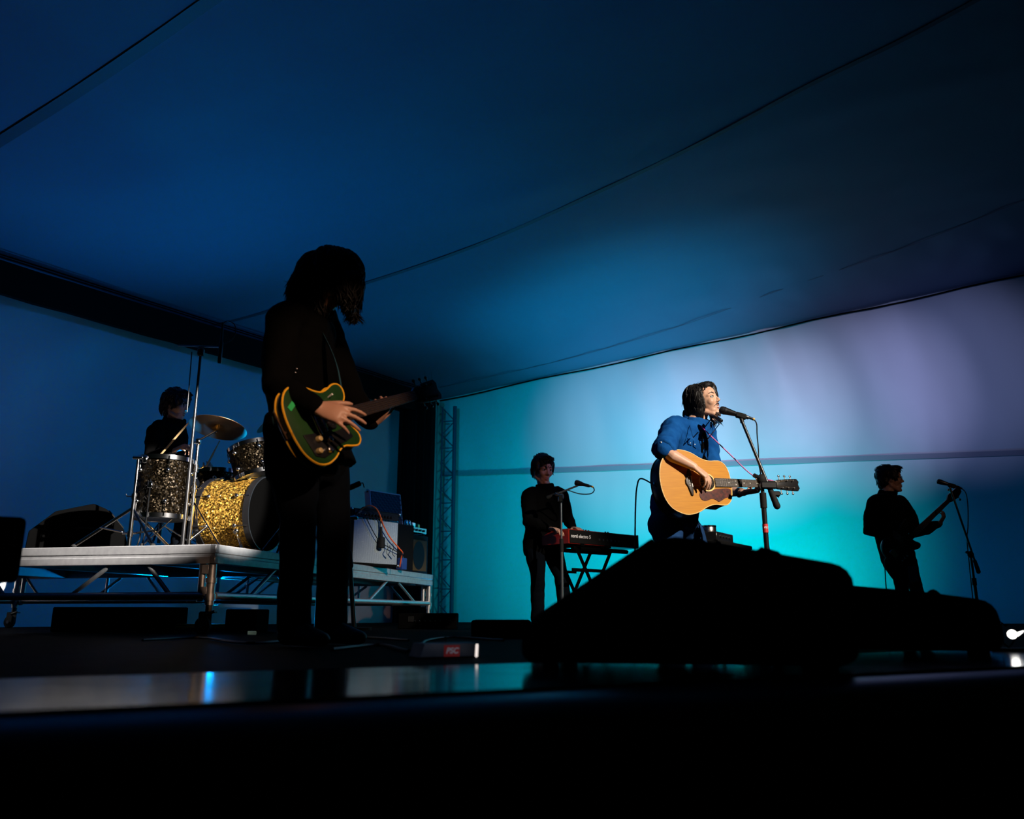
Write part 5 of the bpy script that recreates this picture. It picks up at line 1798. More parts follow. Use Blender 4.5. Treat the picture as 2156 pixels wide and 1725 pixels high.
part('back_panel', MB().box((LK / 2, -0.004, zc), (LK - 0.02, 0.008, hk - 0.008), bevel=0.003), M_BLACK, kb, True)
for x in (0.006, LK - 0.006):
    part('end_cheek', MB().prism([(0, zk0), (DK, zk0), (DK, zk0 + hk * 0.6), (DK * 0.62, zk1 + 0.004), (0, zk1 + 0.004)][::-1], x - 0.006, x + 0.006, Matrix(((0, 0, 1, 0), (1, 0, 0, 0), (0, 1, 0, 0), (0, 0, 0, 1)))), M_REDK, kb, True)
for k in range(7):
    part('panel_knob', MB().lathe([(0.009, 0), (0.009, 0.012), (0.007, 0.016)], Matrix.Translation((0.18 + 0.035 * k + (0.2 if k > 4 else 0), 0.05, zk1 - 0.001)), 10), M_BLACK_GLOSS, kb, True)
for k in range(6):
    part('socket', MB().lathe([(0.011, 0), (0.011, 0.004), (0.005, 0.004)], axis_frame((0.40 + 0.055 * k, -0.008, zc - 0.01), (0, -1, 0)), 12), M_STEEL, kb, True)
kw = MB()
for k in range(36):
    part('white_key', MB().box((0.06 + (LK - 0.12) * (k + 0.5) / 36, DK - 0.075, zk0 + hk * 0.55), ((LK - 0.12) / 36 - 0.0015, 0.14, 0.014)), M_PEARL, kb, True, smooth=False)
text_part('nord electro 5', 0.044, KM @ frame(V((1, 0, 0)), V((0, -1, 0)), V((0.155, -0.0085, zc + 0.004))), M_WHITE, kb, 'lettering', bold=0.0006)
# stand
ks = thing('keyboard_stand', 'black folding keyboard stand with crossed legs', 'keyboard stand', KM)
for y in (0.05, DK - 0.05):
    part('rail', MB().cyl((0.10, y, zk0 - 0.035), (LK - 0.12, y, zk0 - 0.035), 0.02, seg=10), M_MATTE, ks, True)
part('top_bar', MB().box((LK * 0.5, DK / 2, zk0 - 0.012), (0.06, DK + 0.10, 0.024), bevel=0.006).box((0.16, DK / 2, zk0 - 0.012), (0.05, DK + 0.06, 0.024), bevel=0.006), M_MATTE, ks, True)
za = zk0 - 0.03
for y in (0.04, DK - 0.04):
    part('leg', MB().tube([(0.14, y, za), (0.56, y, 0.03)], 0.021, 4), M_MATTE, ks, True)
    part('leg', MB().tube([(0.62, y, za), (0.20, y, 0.03)], 0.021, 4), M_MATTE, ks, True)
    for x in (0.18, 0.54):
        part('foot', MB().box((x + 0.02, y, 0.014), (0.07, 0.09, 0.028), bevel=0.006), M_RUBBER, ks, True)
part('ratchet_bar', MB().box((0.28, 0.02, za - 0.20), (0.44, 0.012, 0.03)), M_MATTE, ks, True)
for k in range(8):
    part('ratchet_tooth', MB().box((-0.02 + 0.018 * k, 0.02, za - 0.222), (0.009, 0.012, 0.022)), M_MATTE, ks, True)
# mic on a boom stand beside the keyboard
km = vocal_mic('vocal_mic', 'small vocal microphone on the boom beside the keyboard player', P(1210, 1016, 7.30), P(1242, 1024, 7.24), 0.026)
part('ring', MB().cyl(P(1246, 1025, 7.24), P(1249, 1026, 7.24), 0.009, seg=8), M_YELLOW, km)
part('plug', MB().cyl(P(1241, 1023, 7.24), P(1247, 1025, 7.24), 0.008, seg=8), M_BLACK_GLOSS, km)
part('cable', MB().tube(catmull([P(1249, 1026, 7.24), P(1251, 1033, 7.24), P(1243, 1040, 7.25), P(1220, 1040, 7.27), P(1195, 1032, 7.28)], 8), 0.005, 6), M_CABLE, km)
kf_ = P(1181, 1050, 7.30)
M_STAND = mat('grey_stand', (0.10, 0.11, 0.12), 0.35, metal=0.6)
kst = mic_stand('boom_mic_stand', 'grey boom microphone stand in front of the keyboard player', V((kf_.x, kf_.y, 0)), P(1181, 1046, 7.30).z, P(1221, 1021, 7.28), P(1153, 1048, 7.32), mt=M_STAND, rp=0.012, az=(0.3, 2.2, 4.2))
part('clutch_bracket', MB().box(P(1180, 1050, 7.29), (0.045, 0.04, 0.07), bevel=0.006), M_CHROME, kst)

# ------------------------------------------------------------------ bass player
rng = random.Random(21)
YB = 8.4
JB = dict(neck=P(1868, 1042, YB), chest=P(1868, 1078, YB), waist=P(1880, 1140, YB), pelvis=P(1892, 1176, YB),
          sh_r=P(1842, 1062, YB - .16), sh_l=P(1898, 1064, YB + .16), el_r=P(1833, 1118, YB - .22), wr_r=P(1878, 1122, YB - .30),
          el_l=P(1928, 1120, YB + .02), wr_l=P(1978, 1103, YB - .10), hip_r=P(1880, 1186, YB - .09), hip_l=P(1910, 1186, YB + .09))
JB['crotch'] = V((JB['pelvis'].x, JB['pelvis'].y, JB['pelvis'].z - 0.10))
for sd, kx_, dx, dy in (('r', 1898, 0.0, -.09), ('l', 1926, 0.04, .09)):
    k_ = P(kx_, 1240, YB + dy); JB['kn_' + sd] = V((k_.x, k_.y, 0.46))
    JB['an_' + sd] = V((k_.x + 0.03 + dx, k_.y + 0.03, 0.075))
    JB['toe_' + sd] = V((0.9, -0.3, 0))
HB = frame(V((0.95, -0.28, 0.0)), V((0.05, 0, 1)), P(1876, 1010, YB))
bassist = person('person', 'bass player with glasses and a boxy black jacket at the right', (JB['pelvis'].x, JB['pelvis'].y, 0), JB, M_SKIN_DARK,
                 dict(shirt=M_BLACKSHIRT, trousers=M_BLACKJEANS),
                 dict(r=dict(D=V((0.75, -0.05, -0.65)), N=V((-0.2, 0.9, -0.3)), curls=[(0.3, 0.5, 0.3)] * 4),
                      l=dict(D=V((0.45, -0.35, 0.8)), N=V((-0.55, 0.55, 0.6)), curls=[(0.7, 0.9, 0.5), (0.8, 0.9, 0.5), (0.85, 0.9, 0.5), (0.9, 0.9, 0.5)])),
                 dict(H=HB, s=1.14), voxel=0.006, girth=1.10, shirt_hem=0.14, leg_r=0.95, arm_r=1.25, wr=0.007)
short_hair(bassist, HB, rng, 1.17, 700, 0.003)
gl_ = MB()
for y in (-0.031, 0.031):
    gl_ = MB()
    gl_.tube([HB @ V((0.088 * 1.12, (y + 0.021 * math.cos(a)) * 1.12, (0.006 + 0.017 * math.sin(a)) * 1.12)) for a in [2 * PI * k / 18 for k in range(20)]], 0.0022, 6)
    part('glasses_rim', gl_, M_BLACK_GLOSS, bassist)
    part('glasses_temple', MB().tube([HB @ V((0.084 * 1.12, math.copysign(0.053, y) * 1.12, 0.012 * 1.12)), HB @ V((0.0, math.copysign(0.077, y) * 1.12, 0.010 * 1.12))], 0.002, 6), M_BLACK_GLOSS, bassist)
part('glasses_bridge', MB().tube([HB @ V((0.090 * 1.12, -0.011, 0.012)), HB @ V((0.094 * 1.12, 0, 0.014)), HB @ V((0.090 * 1.12, 0.011, 0.012))], 0.002, 6), M_BLACK_GLOSS, bassist)
part('pass_card', MB().box((0, 0, 0), (0.095, 0.003, 0.15), frame(V((0.98, 0.1, 0.06)), V((-0.06, 0, 1)), P(1923, 1209, YB - .25)), bevel=0.001), mat('pale_card', (0.10, 0.13, 0.17), 0.6), bassist, label='pale pass card hanging at the hip')
# bass guitar
bb = P(1897, 1150, YB - .30)
bt = P(2016, 1036, YB - .10)
BX = (bt - bb).normalized()
BM = frame(BX, V((BX.y * 0.3 + 0.25, -1, 0.1)), bb)
bl = (bt - bb).length
bg = thing('bass_guitar', 'black bass guitar with its neck raised, held by the bass player', 'guitar', BM)
pts = [(-0.20, 0.0), (-0.195, 0.07), (-0.16, 0.125), (-0.10, 0.15), (-0.03, 0.135), (0.03, 0.115), (0.09, 0.125), (0.16, 0.150), (0.235, 0.155), (0.245, 0.125), (0.20, 0.09), (0.165, 0.05), (0.16, 0.0),
       (0.165, -0.05), (0.19, -0.085), (0.20, -0.12), (0.16, -0.14), (0.09, -0.118), (0.02, -0.115), (-0.05, -0.135), (-0.12, -0.145), (-0.17, -0.11), (-0.195, -0.05)]
c = catmull([V((x, y, 0)) for x, y in pts + [pts[0]]], 4)[:-1]
part('body', MB().prism([(p.x, p.y) for p in c][::-1], -0.042, 0.0, rnd=0.006), M_BLACK_GLOSS, bg, True)
XN = bl - 0.16
part('neck', MB().rings([[V((x, w * math.cos(a), -0.022 * math.sin(a) + 0.002)) for a in [PI * k / 10 for k in range(11)]] for x, w in ((0.10, 0.031), (0.2, 0.030), (XN, 0.021))], True), M_MAHOG, bg, True)
fb_ = part('fretboard', MB().prism([(0.13, 0.031), (XN, 0.021), (XN, -0.021), (0.13, -0.031)], 0.002, 0.008), M_ROSE, bg, True)
for f in range(1, 20):
    part('fret', MB().box((XN - (XN + 0.10) * (1 - 2 ** (-f / 12)), 0, 0.0085), (0.002, 0.046, 0.0014)), M_NICKEL, fb_, True)
hs_ = part('headstock', MB().prism([(XN, 0.022), (XN + 0.04, 0.045), (XN + 0.18, 0.040), (XN + 0.215, 0.015), (XN + 0.20, -0.025), (XN + 0.12, -0.045), (XN + 0.04, -0.035), (XN, -0.022)][::-1], -0.012, 0.004), M_BLACK_GLOSS, bg, True)
for k in range(4):
    sg = 1 if k % 2 else -1
    part('tuner', MB().cyl((XN + 0.05 + 0.04 * k, sg * 0.03, -0.004), (XN + 0.05 + 0.04 * k, sg * 0.068, -0.004), 0.004, seg=8).ball((XN + 0.05 + 0.04 * k, sg * 0.075, -0.004), (0.016, 0.011, 0.004), seg=10, rg=6), M_NICKEL, hs_, True)
    part('string', MB().cyl((-0.13, (k - 1.5) * 0.019, 0.016), (XN, (k - 1.5) * 0.010, 0.012), 0.0012, seg=5), M_NICKEL, bg, True)
part('bridge', MB().box((-0.13, 0, 0.009), (0.06, 0.085, 0.018), bevel=0.004), M_NICKEL, bg, True)
for x in (0.0, 0.07):
    part('pickup', MB().box((x, 0, 0.006), (0.03, 0.09, 0.014), bevel=0.004), M_BLACK_GLOSS, bg, True)
for k in range(3):
    part('control_knob', MB().lathe([(0.011, 0), (0.011, 0.014), (0.008, 0.018)], Matrix.Translation((-0.10 + 0.04 * k, -0.105, 0)), 12), M_NICKEL, bg, True)
part('cable', MB().tube(catmull([BM @ V((-0.10, -0.14, -0.02)), P(1866, 1175, YB - .32), P(1864, 1210, YB - .34), P(1867, 1250, YB - .36), V((P(1868, 1290, YB - .36).x, YB - .38, 0.01)), V((P(1868, 1290, YB - .36).x + 0.3, YB - .7, 0.008))], 6), 0.0055, 6), M_CABLE, bg)
# mic and stand in front of the bass player
bm = vocal_mic('vocal_mic', 'vocal microphone on the boom stand right of the bass player', P(1972, 1013, 8.0), P(2018, 1026, 7.94), 0.026)
part('plug', MB().cyl(P(2017, 1025, 7.94), P(2025, 1029, 7.94), 0.010, seg=8), M_BLACK_GLOSS, bm)
part('cable', MB().tube(catmull([P(2025, 1029, 7.94), P(2034, 1040, 7.94), P(2038, 1070, 7.94), P(2038, 1110, 7.93), P(2036, 1135, 7.92), P(2040, 1180, 7.9), P(2047, 1250, 7.88), P(2055, 1318, 7.86)], 6), 0.005, 6), M_CABLE, bm)
bf = P(2044, 1170, 7.9)
bst = mic_stand('boom_mic_stand', 'black boom microphone stand at the far right beside the bass player', V((bf.x, bf.y, 0)), P(2043, 1168, 7.9).z, P(2000, 1026, 7.95), P(2060, 1204, 7.88), rp=0.0135)
part('mic_clip', MB().box((0, 0, 0), (0.07, 0.04, 0.04), frame(P(2018, 1026, 7.94) - P(1972, 1013, 8.0), V((0, 0, 1)), P(2004, 1023, 7.95)), bevel=0.008), M_RUBBER, bst)

# ------------------------------------------------------------------ drummer
rng = random.Random(33)
YD = 6.42
JD = dict(neck=P(366, 893, YD), chest=P(352, 925, YD), waist=P(346, 985, YD + .01), pelvis=P(345, 1018, YD + .01),
          sh_r=P(329, 912, YD - .15), sh_l=P(374, 912, YD + .18), el_r=P(320, 965, YD - .26), wr_r=P(366, 950, YD - .40),
          el_l=P(384, 975, YD + .10), wr_l=P(417, 997, YD - .06), hip_r=P(342, 1024, YD - .10), hip_l=P(352, 1024, YD + .12))
JD['crotch'] = V((JD['pelvis'].x + 0.02, JD['pelvis'].y, JD['pelvis'].z - 0.06))
JD['pelvis'].z = max(JD['pelvis'].z, Z_TOP + 0.615)
for sd, dy in (('r', -.52), ('l', .30)):
    h = JD['hip_' + sd]
    JD['hip_' + sd] = V((h.x, h.y, Z_TOP + 0.62))
    JD['kn_' + sd] = V((h.x + 0.36, h.y + dy * 0.7, Z_TOP + 0.52))
    JD['an_' + sd] = V((h.x + 0.33, h.y + dy * 0.75, Z_TOP + 0.075))
    JD['toe_' + sd] = V((1, 0, 0))
JD['crotch'].z = Z_TOP + 0.60
JD['floor'] = Z_TOP
HD = frame(V((0.95, -0.22, -0.14)), V((0.12, 0, 1)), P(373, 855, YD - .02))
drummer = person('person', 'drummer in black seated behind the kit, holding two drumsticks', (JD['pelvis'].x, JD['pelvis'].y, Z_TOP), JD, M_SKIN_DARK,
                 dict(shirt=M_BLACKSHIRT, trousers=M_BLACKJEANS),
                 dict(r=dict(D=V((0.85, -0.3, 0.35)), N=V((0.3, 0.5, -0.8)), curls=[(0.9, 1.0, 0.6)] * 4, thumb=(0.85, 0.3, 0.4)),
                      l=dict(D=V((0.75, -0.5, 0.15)), N=V((0.2, 0.2, 0.9)), curls=[(0.9, 1.0, 0.6)] * 4, thumb=(0.85, 0.3, 0.4))),
                 dict(H=HD, s=1.0), voxel=0.006, girth=1.03, shirt_hem=0.14, leg_r=0.95, wr=0.006)
short_hair(drummer, HD, rng, 1.05, 800, 0.012)


def stick(label, a, b):
    mb = MB()
    d = (b - a).normalized()
    n_ = [a, a + d * 0.006, a.lerp(b, 0.62), a.lerp(b, 0.93), a.lerp(b, 0.955), a.lerp(b, 0.985), b]
    mb.tube(n_, [0.004, 0.0075, 0.0075, 0.0036, 0.0038, 0.0058, 0.002], 8)
    return single('drumstick', mb, M_WOOD_STICK, label, 'drumstick', 'drumsticks in the hands of the drummer', base=a)


ha = JD['wr_r'] + V((0.85, -0.3, 0.35)).normalized() * 0.085
stick('wooden drumstick crossing in the near hand of the drummer', ha + V((-0.16, -0.02, -0.08)), ha + V((0.10, -0.05, 0.24)))
hb_ = JD['wr_l'] + V((0.75, -0.5, 0.15)).normalized() * 0.085
stick('wooden drumstick pointing up to the crash cymbal', hb_ + V((-0.03, 0.0, -0.06)), P(463, 928, YD - .16))
# ------------------------------------------------------------------ amplifiers on the second riser
def grille_mat():
    m = bpy.data.materials.new('silver_grille_cloth')
    m.use_nodes = True
    nt = m.node_tree
    b = nt.nodes['Principled BSDF']
    tc = nt.nodes.new('ShaderNodeTexCoord')
    w = nt.nodes.new('ShaderNodeTexWave')
    w.inputs['Scale'].default_value = 26
    w.inputs['Distortion'].default_value = 0.3
    nt.links.new(tc.outputs['Object'], w.inputs['Vector'])
    n = nt.nodes.new('ShaderNodeTexNoise')
    n.inputs['Scale'].default_value = 160
    nt.links.new(tc.outputs['Object'], n.inputs['Vector'])
    cr = nt.nodes.new('ShaderNodeValToRGB')
    cr.color_ramp.elements[0].color = (0.16, 0.20, 0.23, 1)
    cr.color_ramp.elements[1].color = (0.34, 0.42, 0.46, 1)
    nt.links.new(w.outputs['Fac'], cr.inputs['Fac'])
    cr2 = nt.nodes.new('ShaderNodeValToRGB')
    cr2.color_ramp.elements[0].position = 0.66
    cr2.color_ramp.elements[1].position = 0.74
    mx = nt.nodes.new('ShaderNodeMixRGB')
    mx.inputs[2].default_value = (0.7, 0.75, 0.75, 1)
    nt.links.new(n.outputs['Fac'], cr2.inputs['Fac'])
    nt.links.new(cr2.outputs['Color'], mx.inputs[0])
    nt.links.new(cr.outputs['Color'], mx.inputs[1])
    nt.links.new(mx.outputs[0], b.inputs['Base Color'])
    b.inputs['Roughness'].default_value = 0.7
    return m


M_GRILLE = grille_mat()
M_TAN = mat('tan_grille_cloth', (0.10, 0.07, 0.03), 0.9, spec=0.1)
M_TOLEX = mat('black_tolex', (0.003, 0.003, 0.003), 0.7, spec=0.1, bump=0.4, bump_scale=300)
M_FOAM = mat('grey_foam', (0.06, 0.065, 0.068), 0.95)
M_ALU_EDGE = mat('aluminium_edge', (0.5, 0.36, 0.38), 0.4, metal=0.4)


def box_frame(px, py, Y, ang):
    """frame on the riser: x along the face (away to the right), y into the box, z up"""
    p = P(px, py, Y)
    x = V((math.sin(R(ang)), math.cos(R(ang)), 0))
    y = V((-x.y, x.x, 0))
    M = Matrix((x, y, V((0, 0, 1)))).transposed().to_4x4()
    M.translation = V((p.x, p.y, Z_TOP))
    return M


AM = box_frame(737, 1188, 7.12, 37)
AW, AD, AH = 0.585, 0.26, 0.49
amp = thing('guitar_amp', 'guitar combo amplifier with silver grille cloth on the riser', 'amplifier', AM)
part('cabinet', MB().box((AW / 2, AD / 2 + 0.01, AH / 2), (AW, AD, AH), bevel=0.012, seg=2), M_TOLEX, amp, True)
part('grille_cloth', MB().box((AW / 2, 0.004, AH * 0.43), (AW - 0.05, 0.012, AH * 0.78), bevel=0.003), M_GRILLE, amp, True)
part('grille_trim', MB().tube([(0.024, -0.001, AH * 0.825), (AW - 0.024, -0.001, AH * 0.825)], 0.005, 6), M_CHROME, amp, True)
part('control_panel', MB().box((AW / 2, 0.004, AH * 0.905), (AW - 0.05, 0.012, AH * 0.125), bevel=0.002), M_BLACK_GLOSS, amp, True)
for k in range(9):
    part('control_knob', MB().lathe([(0.012, 0), (0.012, 0.010), (0.008, 0.018)], axis_frame((0.16 + 0.038 * k, -0.002, AH * 0.90), (0, -1, 0)), 12), M_BLACK_GLOSS, amp, True)
for k in range(4):
    part('input_jack', MB().lathe([(0.009, 0), (0.009, 0.005), (0.004, 0.005)], axis_frame((0.05 + 0.03 * k, -0.002, AH * 0.90), (0, -1, 0)), 10), M_CHROME, amp, True)
text_part('reverb', 0.022, AM @ frame(V((1, 0, 0)), V((0, -1, 0)), V((0.30, -0.003, AH * 0.945))), M_WHITE, amp) if False else None
part('handle', MB().tube(catmull([V((0.22, AD / 2, AH)), V((0.25, AD / 2, AH + 0.028)), V((0.41, AD / 2, AH + 0.028)), V((0.44, AD / 2, AH))], 5), 0.011, 8), M_RUBBER, amp, True)
for x in (0.0, AW):
    for z in (0.012, AH - 0.012):
        part('corner_cap', MB().ball((x, 0.012, z), (0.016, 0.016, 0.016), seg=8, rg=6), M_STEEL, amp, True)
# cable and mic that hang over its front
cbl = MB()


def A(x, y, z):
    return AM @ V((x, y, z))


oc_ = single('orange_cable', MB().tube(catmull([A(0.05, -0.03, AH * 0.93), A(0.12, -0.06, AH + 0.02), A(0.20, -0.07, AH + 0.01), A(0.27, -0.06, AH * 0.90), A(0.33, -0.05, AH * 0.72), A(0.42, -0.045, AH * 0.52), A(0.53, -0.04, AH * 0.36), A(0.60, -0.03, AH * 0.27), A(0.64, 0.02, AH * 0.22), A(0.66, 0.06, 0.008)], 8), 0.006, 8), M_ORANGE,
             'orange instrument cable looping across the silver amplifier front', 'cable', base=A(0.66, -0.03, 0.0))
plug = part('plug', MB().cyl(A(0.05, -0.004, AH * 0.905), A(0.055, -0.05, AH * 0.935), 0.007, seg=8), M_CHROME, None)
plug.parent = oc_; plug.data.transform(Matrix.Translation(-oc_.location))
amc = thing('amp_mic', 'black microphone hanging down in front of the silver amplifier', 'microphone', A(0.33, -0.03, AH * 0.3))
part('cable', MB().tube(catmull([A(0.12, -0.035, AH * 0.86), A(0.18, -0.035, AH * 0.70), A(0.26, -0.04, AH * 0.50), A(0.33, -0.045, AH * 0.40), A(0.45, -0.04, AH * 0.32), A(0.58, -0.035, AH * 0.24), A(0.61, -0.03, AH * 0.235)], 6), 0.004, 6), M_CABLE, amc)
part('body', MB().tube([A(0.315, -0.03, AH * 0.80), A(0.318, -0.03, AH * 0.66), A(0.32, -0.035, AH * 0.52), A(0.322, -0.04, AH * 0.50), A(0.322, -0.04, AH * 0.33), A(0.322, -0.04, AH * 0.315)], [0.009, 0.012, 0.016, 0.030, 0.034, 0.026], 12), M_RUBBER, amc)
part('connector', MB().cyl(A(0.315, -0.03, AH * 0.80), A(0.315, -0.03, AH * 0.70), 0.0125, seg=10), M_STEEL, amc)
part('ring', MB().cyl(A(0.315, -0.03, AH * 0.86), A(0.315, -0.03, AH * 0.80), 0.0085, seg=10), M_YELLOW, amc)
for x in (0.38, 0.45):
    part('strap_tail', MB().tube(catmull([A(x, -0.05, AH * 0.42), A(x + 0.01, -0.055, AH * 0.33), A(x - 0.01, -0.055, AH * 0.25), A(x + 0.03, -0.05, AH * 0.18)], 5), 0.007, 6, True, 0.3), M_RUBBER, amc)

# open flight case behind the amplifier: base and raised lid lined with egg foam
FM = box_frame(800, 1190, 8.0, 37)
fcse = thing('flight_case', 'open flight case behind the amplifier, its lid lined with egg-crate foam', 'flight case', FM)
FW, FD, FH = 0.46, 0.34, 0.46
part('base', MB().box((FW / 2, FD / 2, FH / 2), (FW, FD, FH), bevel=0.008), M_TOLEX, fcse, True)
lz0, lz1 = FH + 0.002, P(800, 1029, 8.1).z - Z_TOP
LM = Matrix.Translation((0.02, 0.15, lz0)) @ Matrix.Rotation(R(-9), 4, 'X') @ Matrix.Rotation(R(0), 4, 'Y')
lid = part('lid', MB().box((0.22, 0.045, (lz1 - lz0) / 2), (0.44, 0.05, lz1 - lz0), LM, bevel=0.004), M_TOLEX, fcse, True)
for (cx, sx, cz, sz) in ((0.006, 0.014, (lz1 - lz0) / 2, lz1 - lz0), (0.434, 0.014, (lz1 - lz0) / 2, lz1 - lz0), (0.22, 0.44, lz1 - lz0 - 0.006, 0.014)):
    part('edge_trim', MB().box((cx, 0.045, cz), (sx, 0.075, sz), LM, bevel=0.003), M_ALU_EDGE, lid, True)
part('corner_ball', MB().ball((0.004, 0.04, lz1 - lz0 - 0.004), 0.020, LM, 10, 8), M_NICKEL, lid, True)
part('corner_ball', MB().ball((0.436, 0.04, lz1 - lz0 - 0.004), 0.020, LM, 10, 8), M_NICKEL, lid, True)
fo = MB()
nx, nz = 44, 44
for i in range(nx + 1):
    for j in range(nz + 1):
        x = 0.015 + 0.41 * i / nx; z = 0.01 + (lz1 - lz0 - 0.03) * j / nz
        h = 0.011 * math.sin(x * 2 * PI / 0.052) * math.sin(z * 2 * PI / 0.052)
        fo.v.append(LM @ V((x, 0.006 - h, z)))
for i in range(nx):
    for j in range(nz):
        a = i * (nz + 1) + j
        fo.f.append((a, a + 1, a + nz + 2, a + nz + 1))
part('foam_lining', fo, M_FOAM, fcse, True)

# small dark cabinet with tan oval grille, chrome chassis on top
SM = box_frame(858, 1204, 8.80, 26)
sp = thing('speaker_cabinet', 'small dark speaker cabinet with tan cloth beside the amplifier', 'amplifier', SM)
SW, SD, SH = 0.40, 0.28, 0.42
part('cabinet', MB().box((SW / 2, SD / 2, SH / 2), (SW, SD, SH), bevel=0.008), M_TOLEX, sp, True)
part('grille_cloth', MB().box((SW / 2, -0.002, SH * 0.48), (SW - 0.08, 0.008, SH * 0.78)), M_TAN, sp, True)
part('speaker_opening', MB().lathe([(0.003, 0.003), (0.135, 0.003), (0.135, -0.004), (0.003, -0.004)], axis_frame((SW / 2, -0.005, SH * 0.48), (0, -1, 0)) @ Matrix.Diagonal((0.85, 1.12, 1, 1)), 28), M_BLACK, sp, True)
hdm = SM @ Matrix.Translation((0.0, 0.0, SH + 0.012)) @ Matrix.Rotation(R(0), 4, 'X')
am2 = thing('tube_amp_head', 'open chrome amplifier chassis with glass tubes on the small cabinet', 'amplifier head', hdm)
part('chassis', MB().box((SW / 2, SD / 2, 0.045), (SW + 0.01, SD * 0.8, 0.06), bevel=0.004), mat('pinkish_chrome', (0.55, 0.47, 0.5), 0.25, metal=0.9), am2, True)
for k, x in enumerate((0.09, 0.15)):
    part('tube', MB().lathe([(0.018, 0.076), (0.020, 0.085), (0.020, 0.13), (0.012, 0.145), (0.002, 0.148)], Matrix.Translation((x, SD * 0.35, 0)), 14), M_NICKEL, am2, True)
part('transformer', MB().box((0.25, SD * 0.5, 0.105), (0.09, 0.08, 0.062), bevel=0.012, seg=2), M_CHROME, am2, True)
part('transformer', MB().box((0.35, SD * 0.45, 0.10), (0.05, 0.06, 0.055), bevel=0.008), mat('brass_cover', (0.45, 0.33, 0.12), 0.35, metal=0.9), am2, True)
for k in range(5):
    part('control_knob', MB().lathe([(0.012, 0), (0.012, 0.016)], axis_frame((0.06 + 0.07 * k, SD * 0.1 - 0.0, 0.045), (0, -1, 0)), 10), M_BLACK_GLOSS, am2, True)
for x in (0.03, SW - 0.03):
    for y in (0.05, SD - 0.05):
        part('foot', MB().cyl((x, y, -0.0125), (x, y, 0.02), 0.012, seg=8), M_RUBBER, am2, True)
bp_ = box_frame(846, 1203, 7.95, 30)
bo = thing('pedal_box', 'little blue effects pedal on the riser between the two amplifiers', 'effects pedal', bp_)
part('case', MB().box((0.045, 0.04, 0.055), (0.085, 0.07, 0.11), bevel=0.006), M_BLUEBOX, bo, True)
part('foot_switch', MB().cyl((0.045, 0.03, 0.108), (0.045, 0.03, 0.124), 0.008, seg=10), M_CHROME, bo, True)

# short stand in front of the amplifiers and a clamp arm behind the guitarist
f2 = P(748, 1262, 6.3); f2 = V((f2.x, f2.y, 0))
s2 = thing('short_mic_stand', 'short black microphone stand with round base before the silver amplifier', 'mic stand', f2)
tp = P(726, 1095, 6.35)
part('base', MB().cyl(f2, f2 + V((0, 0, 0.022)), 0.13, seg=28), M_BLACK, s2)
part('lower_tube', MB().cyl(f2 + V((0, 0, 0.02)), P(736, 1172, 6.32), 0.017), M_BLACK_GLOSS, s2)
part('upper_tube', MB().cyl(P(736, 1176, 6.32), tp, 0.011), M_BLACK_GLOSS, s2)
part('clutch', MB().limb([P(738, 1192, 6.32), P(735, 1164, 6.32)], [0.022, 0.022], 10), M_RUBBER, s2)
part('mic_clip', MB().box(P(744, 1091, 6.36), (0.07, 0.03, 0.03), bevel=0.006), M_CHROME, s2)
part('clip_arm', MB().cyl(tp, P(748, 1086, 6.38), 0.008, seg=8), M_CHROME, s2)
f3 = V((-1.19, 5.15, 0))
s3 = thing('low_mic_stand', 'black stand behind the guitarist with an empty clip on its arm', 'mic stand', f3)
part('base', MB().cyl(f3, f3 + V((0, 0, 0.02)), 0.12, seg=28), M_BLACK, s3)
e3 = P(733, 1030, 5.3)
part('pole', MB().cyl(f3 + V((0, 0, 0.02)), V((f3.x, f3.y, 0.86)), 0.012), M_BLACK_GLOSS, s3)
part('arm', MB().cyl(V((f3.x, f3.y, 0.85)), e3, 0.009), M_BLACK_GLOSS, s3)
part('clip', MB().box((0, 0, 0), (0.085, 0.028, 0.034), frame(P(764, 1016, 5.3) - e3, V((0, 0, 1)), P(747, 1023, 5.3)), bevel=0.006), M_BLACK_GLOSS, s3)
part('clip_hook', MB().tube([P(758, 1018, 5.3), P(764, 1017, 5.3), P(767, 1027, 5.3)], 0.004, 6), M_BLACK_GLOSS, s3)

# ------------------------------------------------------------------ clutter under and before the risers
def flat_case(name, label, px0, px1, Y, h, d, cat, m=None, z0=0.0, group=None):
    a = P(px0, 1300, Y); b = P(px1, 1300, Y)
    t = thing(name, label, cat, V(((a.x + b.x) / 2, Y + d / 2, z0)), group)
    w = b.x - a.x
    part('shell', MB().box((0, 0, h / 2), (w, d, h), bevel=0.008), m or M_MATTE, t, True)
    for s in (-1, 1):
        part('latch', MB().box((s * w * 0.28, -d / 2 - 0.004, h * 0.62), (0.05, 0.008, 0.045), bevel=0.002), M_BLACK, t, True)
    return t


flat_case('road_case', 'long black road case lying under the drum riser', 108, 342, 5.75, 0.165, 0.45, 'road case')
flat_case('equipment_box', 'small black equipment box under the right end of the drum riser', 474, 540, 5.72, 0.15, 0.30, 'box')
flat_case('pedal_case', 'flat black case on the stage floor left of the keyboard player', 992, 1118, 4.3, 0.088, 0.40, 'case')
sbx = flat_case('stage_box', 'black stage box with a row of sockets under the amplifier riser', 838, 962, 6.9, 0.125, 0.22, 'stage box')
for k in range(9):
    p = P(863 + 10.6 * k, 1317, 6.89)
    part('socket', MB().lathe([(0.008, 0), (0.008, 0.006), (0.004, 0.007)], axis_frame(V((p.x, 6.90, 0.062)), (0, -1, 0)), 10), M_CHROME, sbx)
